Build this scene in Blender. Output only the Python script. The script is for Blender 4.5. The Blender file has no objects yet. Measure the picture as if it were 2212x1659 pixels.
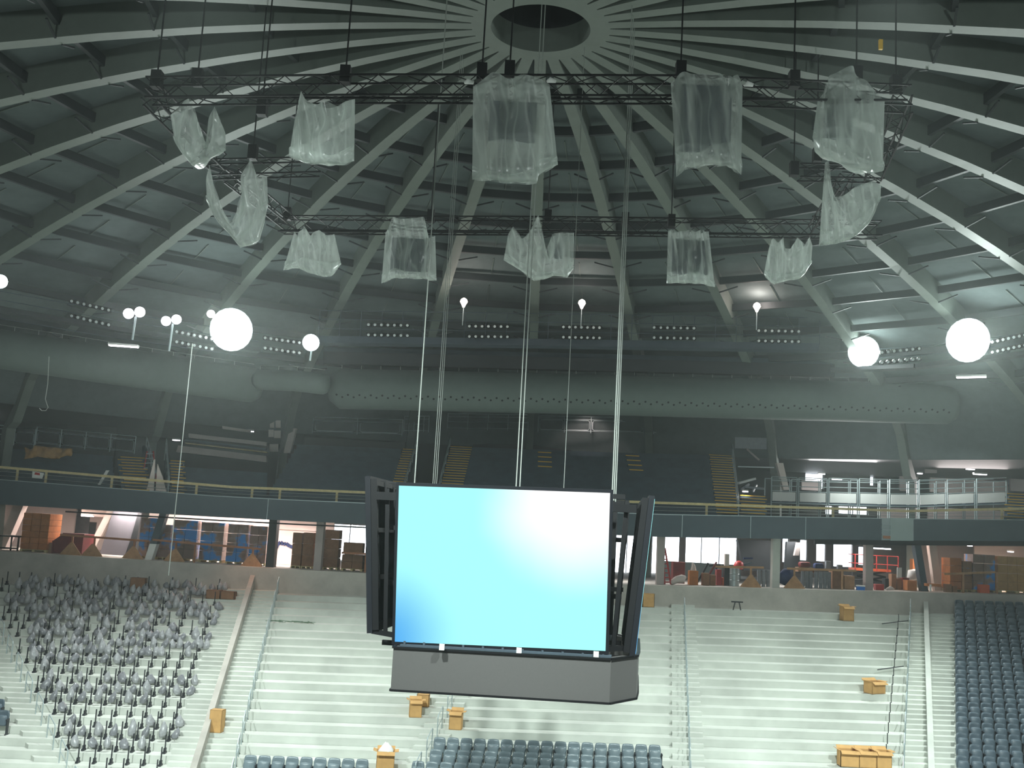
import bpy, math, random
from mathutils import Vector, Matrix
random.seed(7)
C = bpy.context.scene.collection
# ------------------------------------------------------------------ camera
PITCH, ROLL, YAW, F = 0.14184, 0.05478, -0.00916, 2290.6
W2, H2 = 1106.0, 829.5
def _axes():
    cy, sy = math.cos(YAW), math.sin(YAW)
    def unyaw(x, y, z): return Vector((x*cy + y*sy, -x*sy + y*cy, z))
    r0 = unyaw(1, 0, 0); f0 = unyaw(0, math.cos(PITCH), math.sin(PITCH)); u0 = unyaw(0, -math.sin(PITCH), math.cos(PITCH))
    r = r0*math.cos(ROLL) + u0*math.sin(ROLL); u = -r0*math.sin(ROLL) + u0*math.cos(ROLL)
    return r, u, f0
AR, AU, AF = _axes()
cd = bpy.data.cameras.new('camera'); cam = bpy.data.objects.new('camera', cd); C.objects.link(cam)
cd.sensor_width = 36; cd.lens = 36*F/2212; cd.clip_end = 400
cam.matrix_world = Matrix((( AR.x, AU.x, -AF.x, 0), (AR.y, AU.y, -AF.y, 0), (AR.z, AU.z, -AF.z, 0), (0, 0, 0, 1)))
bpy.context.scene.camera = cam
# ------------------------------------------------------------------ world, exposure, lights
sc = bpy.context.scene
sc.view_settings.view_transform = 'Standard'; sc.view_settings.look = 'None'
sc.view_settings.exposure = 0.0; sc.view_settings.gamma = 1.0; sc.view_settings.use_curve_mapping = False
wd = bpy.data.worlds.new('daylight'); sc.world = wd; wd.use_nodes = True
wd.node_tree.nodes['Background'].inputs[0].default_value = (0.93, 0.96, 1.0, 1)
wd.node_tree.nodes['Background'].inputs[1].default_value = 5.0
def light(name, kind, loc, energy, color=(1, 1, 1), size=1.0, target=None, spot=None, size_y=None, blend=.6):
    d = bpy.data.lights.new(name, kind); d.energy = energy; d.color = color
    if kind == 'AREA':
        d.size = size
        if size_y: d.shape = 'RECTANGLE'; d.size_y = size_y
    else: d.shadow_soft_size = size
    if kind == 'SPOT': d.spot_size = spot; d.spot_blend = blend
    o = bpy.data.objects.new(name, d); C.objects.link(o); o.location = loc
    if target is not None:
        o.rotation_euler = (Vector(target) - Vector(loc)).to_track_quat('-Z', 'Y').to_euler()
    return o
COOL = (.88, 1.0, .96)
# added fill spots without fixtures, above the frame, aimed at the far lower bowl
for x, tx in ((-17, -15), (-6, -5), (6, 6), (17, 15)):
    light('near_fill_spot', 'SPOT', (x, 16, 10.6), 30000, COOL, .35, (tx, 36, -13), math.radians(74), blend=1.0)
# added wider fill spots, no fixtures, across the rig and the far upper deck
for x in (-14, 14):
    light('near_fill_wide', 'SPOT', (x, 4, 6.5), 4600, COOL, .5, (x*.5, 45, 4), math.radians(90), blend=1.0)
# ------------------------------------------------------------------ pixel helpers (used to read real positions off the photograph)
def ray(px, py):
    return AR*((px-W2)/F) + AU*((H2-py)/F) + AF
def at(px, py, Y):
    d = ray(px, py); return d*(Y/d.y)
def atz(px, py, z):
    d = ray(px, py); return d*(z/d.z)
def proj(v):
    v = Vector(v); d = v.dot(AF); return W2 + F*v.dot(AR)/d, H2 - F*v.dot(AU)/d
def lerp(a, b, t): return a + (b-a)*t
def pl(pts, x):
    if x <= pts[0][0]: return pts[0][1]
    for (a, b), (c, d) in zip(pts, pts[1:]):
        if x <= c: return b + (d-b)*(x-a)/(c-a)
    return pts[-1][1]
# ------------------------------------------------------------------ materials
def mat(name, col, rough=.6, metal=0., noise=0., scale=5., bump=0., emit=None, estr=1., spec=.5, trans=0.):
    m = bpy.data.materials.new(name); m.use_nodes = True; nt = m.node_tree; b = nt.nodes['Principled BSDF']
    def lin(c): return tuple(((v/255/12.92) if v/255 <= .04045 else ((v/255+.055)/1.055)**2.4) for v in c)
    c = lin(col)
    b.inputs['Base Color'].default_value = (*c, 1); b.inputs['Roughness'].default_value = rough
    b.inputs['Metallic'].default_value = metal
    b.inputs['Specular IOR Level'].default_value = spec
    if noise or bump:
        tc = nt.nodes.new('ShaderNodeTexCoord'); n = nt.nodes.new('ShaderNodeTexNoise')
        n.inputs['Scale'].default_value = scale; n.inputs['Detail'].default_value = 6; n.inputs['Roughness'].default_value = .65
        nt.links.new(tc.outputs['Object'], n.inputs['Vector'])
        if noise:
            r = nt.nodes.new('ShaderNodeValToRGB'); r.color_ramp.elements[0].position = .3; r.color_ramp.elements[1].position = .7
            r.color_ramp.elements[0].color = tuple(max(0, v*(1-noise)) for v in c) + (1,)
            r.color_ramp.elements[1].color = tuple(min(1, v*(1+noise)) for v in c) + (1,)
            nt.links.new(n.outputs['Fac'], r.inputs[0]); nt.links.new(r.outputs[0], b.inputs['Base Color'])
        if bump:
            bp = nt.nodes.new('ShaderNodeBump'); bp.inputs['Strength'].default_value = bump
            nt.links.new(n.outputs['Fac'], bp.inputs['Height']); nt.links.new(bp.outputs[0], b.inputs['Normal'])
    if emit:
        b.inputs['Emission Color'].default_value = (*lin(emit), 1); b.inputs['Emission Strength'].default_value = estr
    return m
M = {}
M['concrete'] = mat('concrete', (196, 200, 192), .85, noise=.16, scale=.45, bump=.08)
M['concrete_old'] = mat('concrete_old', (176, 172, 164), .9, noise=.2, scale=.6, bump=.08)
M['court'] = mat('court_floor', (170, 172, 166), .6, noise=.1, scale=.3)
M['ceil'] = mat('acoustic_panel', (88, 98, 98), .95, noise=.12, scale=1.5)
M['rib'] = mat('rib_paint', (100, 109, 102), .6, noise=.08, scale=2)
M['purlin'] = mat('purlin_paint', (40, 46, 48), .7)
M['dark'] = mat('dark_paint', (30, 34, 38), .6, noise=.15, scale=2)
M['black'] = mat('black_steel', (13, 14, 17), .6, spec=.25)
M['deck'] = mat('deck_paint', (64, 80, 92), .7, noise=.18, scale=1.2)
M['deck_tread'] = mat('deck_tread_paint', (52, 64, 74), .8, noise=.18, scale=1.2)
M['fascia'] = mat('fascia_paint', (66, 80, 88), .55, noise=.08, scale=1.5)
M['fascia_b'] = mat('fascia_primer', (150, 166, 164), .5, noise=.06, scale=1.5)
M['yellow'] = mat('yellow_nosing', (250, 196, 50), .6)
M['wood'] = mat('lumber', (206, 190, 140), .8, noise=.15, scale=6)
M['wood_red'] = mat('lumber_red', (160, 108, 76), .8, noise=.2, scale=5)
M['ply'] = mat('plywood', (176, 136, 98), .85, noise=.2, scale=4)
M['galv'] = mat('galvanised_steel', (176, 190, 192), .4, .4)
M['steel'] = mat('cable_steel', (190, 196, 190), .45, .5)
M['duct'] = mat('duct_fabric', (96, 108, 104), .75, noise=.06, scale=2)
M['hole'] = mat('perforation', (12, 14, 15), .9)
M['card'] = mat('cardboard', (196, 154, 98), .9, noise=.12, scale=3)
M['card_d'] = mat('cardboard_dark', (142, 104, 76), .9, noise=.2, scale=3)
M['card_r'] = mat('cardboard_orange', (186, 118, 66), .9, noise=.18, scale=3)
M['wallw'] = mat('white_wall', (226, 214, 206), .8, noise=.04, scale=1)
M['wallp'] = mat('grey_wall', (176, 166, 162), .85, noise=.06, scale=1)
M['red'] = mat('red_paint', (178, 44, 40), .5, noise=.1, scale=3)
M['maroon'] = mat('maroon_steel', (112, 36, 34), .6, noise=.2, scale=3)
M['orange'] = mat('orange_paint', (214, 96, 52), .5)
M['blue'] = mat('blue_wrap', (48, 126, 214), .35, noise=.1, scale=3)
M['navy'] = mat('navy_cloth', (34, 50, 96), .8, noise=.2, scale=5)
M['white'] = mat('white_paint', (232, 234, 230), .5)
M['tarp'] = mat('tan_tarp', (190, 146, 84), .85, noise=.2, scale=4, bump=.3)
M['slab'] = mat('slab_paint', (104, 104, 112), .8, noise=.1, scale=1)
M['grey'] = mat('grey_plastic', (128, 134, 140), .5, noise=.12, scale=4)
M['seat'] = mat('seat_plastic', (116, 130, 136), .32, noise=.06, scale=6)
M['seat_dark'] = mat('seat_plastic_dark', (88, 102, 112), .4, noise=.06, scale=6)
M['standard'] = mat('seat_standard', (34, 38, 44), .5)
M['wrapseat'] = mat('wrapped_seat', (158, 160, 162), .28, noise=.3, scale=9, bump=.4)
M['wrapseat_b'] = mat('wrapped_seat_dark', (128, 130, 134), .3, noise=.35, scale=9, bump=.4)
M['ring'] = mat('ring_fabric', (80, 79, 78), .9, noise=.04, scale=20)
M['frame'] = mat('screen_frame', (14, 17, 24), .6, spec=.25)
M['lens'] = mat('lens_glass', (215, 222, 222), .2)
M['lamp_hot'] = mat('lamp_hot', (255, 255, 255), emit=(238, 255, 250), estr=14)
M['lamp_mid'] = mat('lamp_mid', (255, 255, 255), emit=(255, 246, 255), estr=8)
M['lamp_warm'] = mat('lamp_warm', (255, 240, 230), emit=(255, 236, 222), estr=8)
M['tube'] = mat('fluorescent_tube', (255, 255, 255), emit=(255, 240, 250), estr=7)
def wrap_mat():      # clear stretch film over brown boxes and blue bundles
    m = mat('stretch_wrapped_stock', (112, 90, 84), .22, spec=.8); nt = m.node_tree; b = nt.nodes['Principled BSDF']
    tc = nt.nodes.new('ShaderNodeTexCoord'); n = nt.nodes.new('ShaderNodeTexNoise'); n.inputs['Scale'].default_value = 1.1; n.inputs['Detail'].default_value = 3
    r = nt.nodes.new('ShaderNodeValToRGB'); r.color_ramp.interpolation = 'LINEAR'
    e = r.color_ramp.elements; e[0].position = .44; e[0].color = (.30, .2, .17, 1); e[1].position = .58; e[1].color = (.08, .34, .85, 1)
    x = e.new(.52); x.color = (.36, .27, .25, 1)
    nt.links.new(tc.outputs['Object'], n.inputs['Vector']); nt.links.new(n.outputs['Fac'], r.inputs[0]); nt.links.new(r.outputs[0], b.inputs['Base Color'])
    n2 = nt.nodes.new('ShaderNodeTexNoise'); n2.inputs['Scale'].default_value = 6; bp = nt.nodes.new('ShaderNodeBump'); bp.inputs['Strength'].default_value = .5
    nt.links.new(tc.outputs['Object'], n2.inputs['Vector']); nt.links.new(n2.outputs['Fac'], bp.inputs['Height']); nt.links.new(bp.outputs[0], b.inputs['Normal'])
    return m
M['wrap'] = wrap_mat()
def film_mat():      # translucent polythene sheet
    m = bpy.data.materials.new('polythene_film'); m.use_nodes = True; nt = m.node_tree; nt.nodes.clear()
    N = nt.nodes.new; L = nt.links.new
    out = N('ShaderNodeOutputMaterial'); tr = N('ShaderNodeBsdfTransparent'); di = N('ShaderNodeBsdfDiffuse'); tl = N('ShaderNodeBsdfTranslucent'); gl = N('ShaderNodeBsdfGlossy')
    di.inputs[0].default_value = (.62, .68, .64, 1); tl.inputs[0].default_value = (.6, .66, .62, 1); gl.inputs['Roughness'].default_value = .25; gl.inputs[0].default_value = (.9, .9, .9, 1)
    m1 = N('ShaderNodeMixShader'); m1.inputs[0].default_value = .45; L(di.outputs[0], m1.inputs[1]); L(tl.outputs[0], m1.inputs[2])
    m2 = N('ShaderNodeMixShader'); m2.inputs[0].default_value = .1; L(m1.outputs[0], m2.inputs[1]); L(gl.outputs[0], m2.inputs[2])
    tc = N('ShaderNodeTexCoord'); n = N('ShaderNodeTexNoise'); n.inputs['Scale'].default_value = 1.6; n.inputs['Detail'].default_value = 3; n.inputs['Distortion'].default_value = .4
    mp = N('ShaderNodeMapping'); mp.inputs['Scale'].default_value = (2.2, 2.2, .5); mp.inputs['Rotation'].default_value = (0, .35, 0); L(tc.outputs['Object'], mp.inputs[0]); L(mp.outputs[0], n.inputs['Vector'])
    lw = N('ShaderNodeLayerWeight'); lw.inputs[0].default_value = .5
    mr = N('ShaderNodeMapRange'); mr.inputs[1].default_value = .02; mr.inputs[2].default_value = .8; mr.inputs[3].default_value = .26; mr.inputs[4].default_value = .92
    L(lw.outputs['Facing'], mr.inputs[0])
    wv = N('ShaderNodeTexWave'); wv.inputs['Scale'].default_value = .9; wv.inputs['Distortion'].default_value = 11; wv.inputs['Detail'].default_value = 2; wv.inputs['Detail Scale'].default_value = .7
    mq = N('ShaderNodeMapping'); mq.inputs['Rotation'].default_value = (0, .5, .3); mq.inputs['Scale'].default_value = (1.4, 1, .55); L(tc.outputs['Object'], mq.inputs[0]); L(mq.outputs[0], wv.inputs['Vector'])
    pw = N('ShaderNodeMath'); pw.operation = 'POWER'; L(wv.outputs['Fac'], pw.inputs[0]); pw.inputs[1].default_value = 9
    ma = N('ShaderNodeMath'); ma.operation = 'MULTIPLY_ADD'; ma.use_clamp = True; L(pw.outputs[0], ma.inputs[0]); ma.inputs[1].default_value = .26; L(mr.outputs[0], ma.inputs[2])
    m3 = N('ShaderNodeMixShader'); L(ma.outputs[0], m3.inputs[0]); L(tr.outputs[0], m3.inputs[1]); L(m2.outputs[0], m3.inputs[2])
    bp = N('ShaderNodeBump'); bp.inputs['Strength'].default_value = .6; L(n.outputs['Fac'], bp.inputs['Height'])
    for s in (di, tl, gl): L(bp.outputs[0], s.inputs['Normal'])
    L(m3.outputs[0], out.inputs[0]); return m
M['film'] = film_mat()
def screen_mat():    # what the video screen shows: a cyan field with a white patch and a blue lower left corner
    m = bpy.data.materials.new('video_screen_picture'); m.use_nodes = True; nt = m.node_tree; nt.nodes.clear(); N = nt.nodes.new; L = nt.links.new
    out = N('ShaderNodeOutputMaterial'); em = N('ShaderNodeEmission'); tc = N('ShaderNodeTexCoord'); sp = N('ShaderNodeSeparateXYZ'); L(tc.outputs['Object'], sp.inputs[0])
    def grad(cx, cz, sx, sz, f0, f1):
        a = N('ShaderNodeMath'); a.operation = 'SUBTRACT'; L(sp.outputs[0], a.inputs[0]); a.inputs[1].default_value = cx
        b = N('ShaderNodeMath'); b.operation = 'SUBTRACT'; L(sp.outputs[2], b.inputs[0]); b.inputs[1].default_value = cz
        a2 = N('ShaderNodeMath'); a2.operation = 'DIVIDE'; L(a.outputs[0], a2.inputs[0]); a2.inputs[1].default_value = sx
        b2 = N('ShaderNodeMath'); b2.operation = 'DIVIDE'; L(b.outputs[0], b2.inputs[0]); b2.inputs[1].default_value = sz
        c = N('ShaderNodeCombineXYZ'); L(a2.outputs[0], c.inputs[0]); L(b2.outputs[0], c.inputs[2])
        v = N('ShaderNodeVectorMath'); v.operation = 'LENGTH'; L(c.outputs[0], v.inputs[0])
        n = N('ShaderNodeTexNoise'); n.inputs['Scale'].default_value = .5; L(tc.outputs['Object'], n.inputs['Vector'])
        ad = N('ShaderNodeMath'); ad.operation = 'MULTIPLY_ADD'; L(n.outputs['Fac'], ad.inputs[0]); ad.inputs[1].default_value = .3; L(v.outputs['Value'], ad.inputs[2])
        mr = N('ShaderNodeMapRange'); mr.interpolation_type = 'SMOOTHSTEP'; mr.inputs[1].default_value = f0; mr.inputs[2].default_value = f1; mr.inputs[3].default_value = 1; mr.inputs[4].default_value = 0
        L(ad.outputs[0], mr.inputs[0]); return mr
    g1 = grad(1.75, 3.45, 2.2, 2.1, .5, 1.3); g2 = grad(-3.0, -.1, 1.6, 1.6, .35, 1.5)
    mx = N('ShaderNodeMixRGB'); mx.inputs[1].default_value = (.41, 1.0, 1.0, 1); mx.inputs[2].default_value = (1, 1, 1, 1); L(g1.outputs[0], mx.inputs[0])
    my = N('ShaderNodeMixRGB'); L(mx.outputs[0], my.inputs[1]); my.inputs[2].default_value = (.1, .45, .92, 1); L(g2.outputs[0], my.inputs[0])
    L(my.outputs[0], em.inputs[0]); em.inputs[1].default_value = 1.05; L(em.outputs[0], out.inputs[0]); return m
M['screen'] = screen_mat()
# ------------------------------------------------------------------ mesh helpers
class MB:
    def __init__(s): s.v = []; s.f = []
    def add(s, vs, fs):
        n = len(s.v); s.v += [tuple(v) for v in vs]; s.f += [tuple(i+n for i in f) for f in fs]; return s
    def box(s, x0, x1, y0, y1, z0, z1, z2=None, z3=None):     # z2,z3: bottom/top at x1 when they differ
        if z2 is None: z2, z3 = z0, z1
        return s.add([(x0,y0,z0),(x1,y0,z2),(x1,y1,z2),(x0,y1,z0),(x0,y0,z1),(x1,y0,z3),(x1,y1,z3),(x0,y1,z1)],
                     [(0,3,2,1),(4,5,6,7),(0,1,5,4),(1,2,6,5),(2,3,7,6),(3,0,4,7)])
    def prism(s, base, vec):
        n = len(base); vec = Vector(vec); b = [Vector(p) for p in base]
        return s.add(b + [p+vec for p in b], [tuple(range(n-1, -1, -1)), tuple(range(n, 2*n))] + [(i, (i+1) % n, n+(i+1) % n, n+i) for i in range(n)])
    def bar(s, a, b, w, h=None, up=(0, 0, 1)):
        a, b = Vector(a), Vector(b); h = h or w; d = (b-a)
        if d.length < 1e-6: return s
        d.normalize(); u = Vector(up)
        if abs(d.dot(u)) > .98: u = Vector((0, 1, 0))
        r = d.cross(u).normalized(); u = r.cross(d)
        q = [a + r*(i*w/2) + u*(j*h/2) for i, j in ((-1,-1),(1,-1),(1,1),(-1,1))]
        return s.prism(q, b-a)
    def tube(s, pts, r, n=8, caps=True):
        pts = [Vector(p) for p in pts]; rs = r if isinstance(r, (list, tuple)) else [r]*len(pts); base = len(s.v); vs = []
        for i, p in enumerate(pts):
            d = (pts[min(i+1, len(pts)-1)] - pts[max(i-1, 0)]).normalized(); u = Vector((0, 0, 1)) if abs(d.z) < .95 else Vector((1, 0, 0))
            a = d.cross(u).normalized(); b = a.cross(d)
            vs += [p + a*(rs[i]*math.cos(t*2*math.pi/n)) + b*(rs[i]*math.sin(t*2*math.pi/n)) for t in range(n)]
        fs = [(i*n+t, i*n+(t+1) % n, (i+1)*n+(t+1) % n, (i+1)*n+t) for i in range(len(pts)-1) for t in range(n)]
        if caps: fs += [tuple(range(n-1, -1, -1)), tuple((len(pts)-1)*n+t for t in range(n))]
        return s.add(vs, fs)
    def build(s, name, m, parent=None, smooth=False, loc=None):
        me = bpy.data.meshes.new(name)
        vs = s.v
        if loc is not None: vs = [(v[0]-loc[0], v[1]-loc[1], v[2]-loc[2]) for v in vs]
        me.from_pydata(vs, [], s.f); me.update()
        me.materials.append(M[m] if isinstance(m, str) else m)
        if smooth:
            me.polygons.foreach_set('use_smooth', [True]*len(me.polygons))
        o = bpy.data.objects.new(name, me); C.objects.link(o)
        if loc is not None: o.location = loc
        if parent is not None: o.parent = parent
        return o
def tag(o, label=None, cat=None, group=None, kind=None):
    if label: o['label'] = label
    if cat: o['category'] = cat
    if group: o['group'] = group
    if kind: o['kind'] = kind
    return o
def empty(name, loc=(0, 0, 0)):
    o = bpy.data.objects.new(name, None); C.objects.link(o); o.location = loc; o.empty_display_size = .2; return o
def struct(o, label=None):
    o['kind'] = 'structure'
    if label: o['label'] = label
    return o
def kids(o): return [c for c in bpy.data.objects if c.parent == o]
def copy_tree(o, loc, rotz=None, label=None, scale=None):
    c = o.copy(); C.objects.link(c); c.location = loc
    if rotz is not None: c.rotation_euler = (0, 0, rotz)
    if scale: c.scale = scale
    if label: c['label'] = label
    for ch in KIDS[o.name]:
        d = ch.copy(); C.objects.link(d); d.parent = c
    return c
KIDS = {}
# ------------------------------------------------------------------ roof dome
DY, Z0, RA, R0, PH, NR = 29.5, 14.84, .00493, 1.47, .01856, 32
def domez(r):
    z = Z0 - RA*r*r
    if r > 37: z -= .25*(r-37)**2
    return z
def dpt(r, az, dz=0.): return Vector((r*math.sin(az), DY + r*math.cos(az), domez(r)+dz))
def ribaz(k): return PH + (k-8)*2*math.pi/NR
RR = [2.4, 4, 6, 8, 10, 13, 16, 19, 22, 25, 28, 31, 34, 37, 38.5, 40]
mb = MB(); NA = 96
for i, r in enumerate([1.9]+RR[1:]):
    mb.v += [tuple(dpt(r, PH + j*2*math.pi/NA, .95)) for j in range(NA)]
for i in range(len(RR)-1):
    for j in range(NA):
        mb.f.append((i*NA+j, i*NA+(j+1) % NA, (i+1)*NA+(j+1) % NA, (i+1)*NA+j))
struct(mb.build('ceiling', 'ceil', smooth=True))
for k in range(NR):
    az = ribaz(k); mb = MB(); pts = [1.75, 2.6, 4, 6, 8, 10, 13, 16, 19, 22, 25, 28, 31, 34, 37, 38.5, 40]
    side = Vector((math.cos(az), -math.sin(az), 0)); vs = []
    for r in pts:
        w = .17 + .06*min(1, r/12); p = dpt(r, az)
        vs += [p - side*w, p + side*w, p + side*w + Vector((0, 0, 1.05)), p - side*w + Vector((0, 0, 1.05))]
    # below the springing the rib comes down as a leaning column to the concourse floor
    for r, z in ((40.8, 4.4), (41.0, 1.0), (40.6, -2.9)):
        p = Vector((r*math.sin(az), DY + r*math.cos(az), z)); out = Vector((math.sin(az), math.cos(az), 0))
        vs += [p - side*.24, p + side*.24, p + side*.24 + out*.7, p - side*.24 + out*.7]
    n = len(pts)+3
    mb.v = [tuple(v) for v in vs]
    for i in range(n-1):
        for j in range(4): mb.f.append((i*4+j, i*4+(j+1) % 4, (i+1)*4+(j+1) % 4, (i+1)*4+j))
    mb.f += [(0, 1, 2, 3), tuple((n-1)*4+j for j in (3, 2, 1, 0))]
    struct(mb.build('trim_%d' % (k+1), 'rib'), 'grey roof rib of the dome running down from the central ring')
def ring(name, m, r1, r2, z1, z2, n=96):
    mb = MB()
    for j in range(n):
        a = j*2*math.pi/n
        for r, z in ((r1, z1), (r2, z1), (r2, z2), (r1, z2)): mb.v.append((r*math.sin(a), DY + r*math.cos(a), z))
    for j in range(n):
        k = (j+1) % n
        for i in range(4): mb.f.append((j*4+i, j*4+(i+1) % 4, k*4+(i+1) % 4, k*4+i))
    return mb.build(name, m)
struct(ring('trim_33', 'rib', R0, 2.05, Z0-.02, Z0+.75), 'grey compression ring around the oculus')
mb = MB()   # the dark cylinder above the oculus with its cap
n = 64
for z in (Z0+.7, Z0+3.2): mb.v += [((R0+.02)*math.sin(j*2*math.pi/n), DY+(R0+.02)*math.cos(j*2*math.pi/n), z) if 0 else ((R0+.02)*math.sin(j*2*math.pi/n), DY+(R0+.02)*math.cos(j*2*math.pi/n), z) for j in range(n)]
mb.f = [(j, (j+1) % n, n+(j+1) % n, n+j) for j in range(n)] + [tuple(range(n, 2*n))]
struct(mb.build('ceiling_oculus', 'dark'))
for q, r in enumerate((5.6, 8.5, 11.4, 14.3, 17.1, 20.0, 22.9, 25.8, 28.7, 31.6, 34.5)):
    mb = MB()
    for k in range(NR):
        a, b = ribaz(k), ribaz(k+1); g = .22/r
        p, s = dpt(r, a+g, .55), dpt(r, b-g, .55)
        mb.bar(p, s, .16, .34)
        if r > 10:      # knee braces and a light seam strip down the middle of the bay
            for (e, c) in ((a+g, 1), (b-g, -1)):
                base = dpt(r, e, -.02); top = dpt(r, e + c*min(.9/r, .05), .22); mb.bar(base, top, .06)
    struct(mb.build('trim_%d' % (34+q), 'purlin'), 'dark purlin ring between the roof ribs')
for q, r in enumerate((10, 12.8, 15.7, 18.6, 21.5, 24.4, 27.3)):
    mb = MB()
    for k in range(NR):
        a, b = ribaz(k), ribaz(k+1); m_ = (a+b)/2
        mb.bar(dpt(r, m_, .9), dpt(r+1.9, m_, .9), .035)
    struct(mb.build('trim_%d' % (46+q), 'rib'), 'thin light seam strips between the ceiling panels')
# flat roof outside the dome, out to the square outer walls
XW, YN, YF = 46., -16., 78.
mb = MB(); n = 96
for j in range(n):
    a = j*2*math.pi/n; s, c = math.sin(a), math.cos(a)
    mb.v.append((39.9*s, DY+39.9*c, domez(40)+.95))
    t = min(XW/abs(s) if abs(s) > 1e-6 else 1e9, ((YF-DY) if c > 0 else (DY-YN))/abs(c) if abs(c) > 1e-6 else 1e9)
    mb.v.append((t*s, DY+t*c, domez(40)+.95))
mb.f = [(2*j, 2*((j+1) % n), 2*((j+1) % n)+1, 2*j+1) for j in range(n)]
struct(mb.build('ceiling_roof_edge', 'dark'))
struct(MB().box(-XW, XW, YN, 57, -11.3, -11).build('floor', 'court'))
ZT = domez(40)+1.0
struct(MB().box(-XW-.3, -XW, YN, YF, -11.3, ZT).build('wall_left', 'dark'))
struct(MB().box(XW, XW+.3, YN, YF, -11.3, ZT).build('wall_right', 'dark'))
struct(MB().box(-XW, XW, YN-.3, YN, -11.3, ZT).build('wall_front', 'dark'))
# ------------------------------------------------------------------ lower bowl
YE = 57.0                                   # front edge of the far concourse
def curve_at(pts, Y):                       # heights of a long edge read at several places along it
    o = []
    for px, py in pts:
        p = at(px, py, Y); o.append((p.x, p.z))
    return o
EDGE = curve_at([(-60, 1186), (0, 1190), (300, 1209), (600, 1228), (1000, 1249), (1400, 1264), (1700, 1272), (2212, 1285), (2300, 1287)], YE)
FTOP = curve_at([(-60, 1032), (0, 1037), (500, 1075), (793, 1088), (1420, 1112), (1975, 1122), (2212, 1124), (2300, 1125)], YE-.3)
FBOT = curve_at([(-60, 1085), (0, 1090), (540, 1121), (800, 1133), (1420, 1160), (1900, 1167), (2212, 1169), (2300, 1170)], YE-.3)
def zE(x): return pl(EDGE, x)
def zT(x): return pl(FTOP, x)
def zB(x): return pl(FBOT, x)
TD, RISE, NROW = .8, .288, 25
def zrow(k, x): return -3.42 + .0203*x - RISE*k
def yrow(k): return 56.5 - TD*k             # back of tread k; its front is yrow(k)-TD
XS = [-36, -32, -28, -24, -20, -16, -12, -8, -4, 0, 4, 8, 12, 16, 20, 24, 28, 32, 36]
def seg(x0, x1):
    return [x0] + [x for x in XS if x0+.2 < x < x1-.2] + [x1]
# aisle lines: (X at Y=57, X at Y=41)
def line(a, b):
    return lambda y: b + (a-b)*(y-41)/16
def upx(px, py, Y): return at(px, py, Y).x
AL = {
 'L0': line(-29.6, -17.4), 'L1': line(-28.4, -16.5),
 'S0R': line(upx(488, 1262, 57), upx(363, 1640, 41)), 'W1': line(upx(548, 1222, 57), upx(427, 1650, 41)),
 'A1R': line(upx(604, 1240, 57), upx(508, 1640, 41)),
 'A2L': line(-1.1, upx(868, 1650, 41)), 'A2R': line(.2, upx(938, 1650, 41)),
 'A3L': line(upx(1450, 1290, 57), upx(1454, 1640, 41)), 'A3R': line(upx(1500, 1292, 57), upx(1526, 1642, 41)),
 'A4L': line(upx(1966, 1300, 57), upx(1948, 1650, 41)), 'W4': line(upx(2000, 1290, 57), upx(2013, 1650, 41)),
 'A5R': line(upx(2060, 1300, 57), upx(2062, 1650, 41)),
}
def terrace(name, lf, rf, m='concrete', half=False):
    mb = MB()
    for k in range(NROW):
        y1 = yrow(k); y0 = y1-TD
        if k == 0: y1 = 57.0
        xs = seg(lf(y1), rf(y1)); n = len(xs)
        def X(i, y):
            return lerp(lf(y), rf(y), (xs[i]-xs[0])/(xs[-1]-xs[0]))
        for i in range(n-1):
            a0, b0 = X(i, y0), X(i+1, y0); a1, b1 = X(i, y1), X(i+1, y1)
            zb = -.9
            v = [(a0,y0,zrow(k,a0)+zb),(b0,y0,zrow(k,b0)+zb),(b1,y1,zrow(k,b1)+zb),(a1,y1,zrow(k,a1)+zb),(a0,y0,zrow(k,a0)),(b0,y0,zrow(k,b0)),(b1,y1,zrow(k,b1)),(a1,y1,zrow(k,a1))]
            mb.add(v, [(0,3,2,1),(4,5,6,7),(0,1,5,4),(1,2,6,5),(2,3,7,6),(3,0,4,7)])
            if half:                         # intermediate aisle step on the back half of the tread
                h = RISE/2; ym = y1-.4 if k else 56.1
                c0, d0 = X(i, ym), X(i+1, ym)
                v = [(c0,ym,zrow(k,c0)-.05),(d0,ym,zrow(k,d0)-.05),(b1,y1,zrow(k,b1)-.05),(a1,y1,zrow(k,a1)-.05),(c0,ym,zrow(k,c0)+h),(d0,ym,zrow(k,d0)+h),(b1,y1,zrow(k,b1)+h),(a1,y1,zrow(k,a1)+h)]
                mb.add(v, [(0,3,2,1),(4,5,6,7),(0,1,5,4),(1,2,6,5),(2,3,7,6),(3,0,4,7)])
    return struct(mb.build(name, m))
def off(f, d): return lambda y: f(y)+d
terrace('floor_terrace_far_left', line(-38, -31), AL['L0'])
terrace('floor_stair_far_left', AL['L0'], AL['L1'], half=True)
terrace('floor_terrace_left', AL['L1'], AL['S0R'])
terrace('floor_stair_left', AL['S0R'], off(AL['W1'], -.12), half=True)
terrace('floor_stair_beside_parapet', off(AL['W1'], .12), AL['A1R'], half=True)
terrace('floor_terrace_center_left', AL['A1R'], AL['A2L'])
terrace('floor_stair_center', AL['A2L'], AL['A2R'], half=True)
terrace('floor_terrace_center_right', AL['A2R'], AL['A3L'])
terrace('floor_stair_center_right', AL['A3L'], AL['A3R'], half=True)
terrace('floor_terrace_right', AL['A3R'], AL['A4L'])
terrace('floor_stair_right', AL['A4L'], off(AL['W4'], -.12), half=True)
terrace('floor_stair_far_right', off(AL['W4'], .12), AL['A5R'], half=True)
terrace('floor_terrace_far_right', AL['A5R'], line(36, 31))
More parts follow.
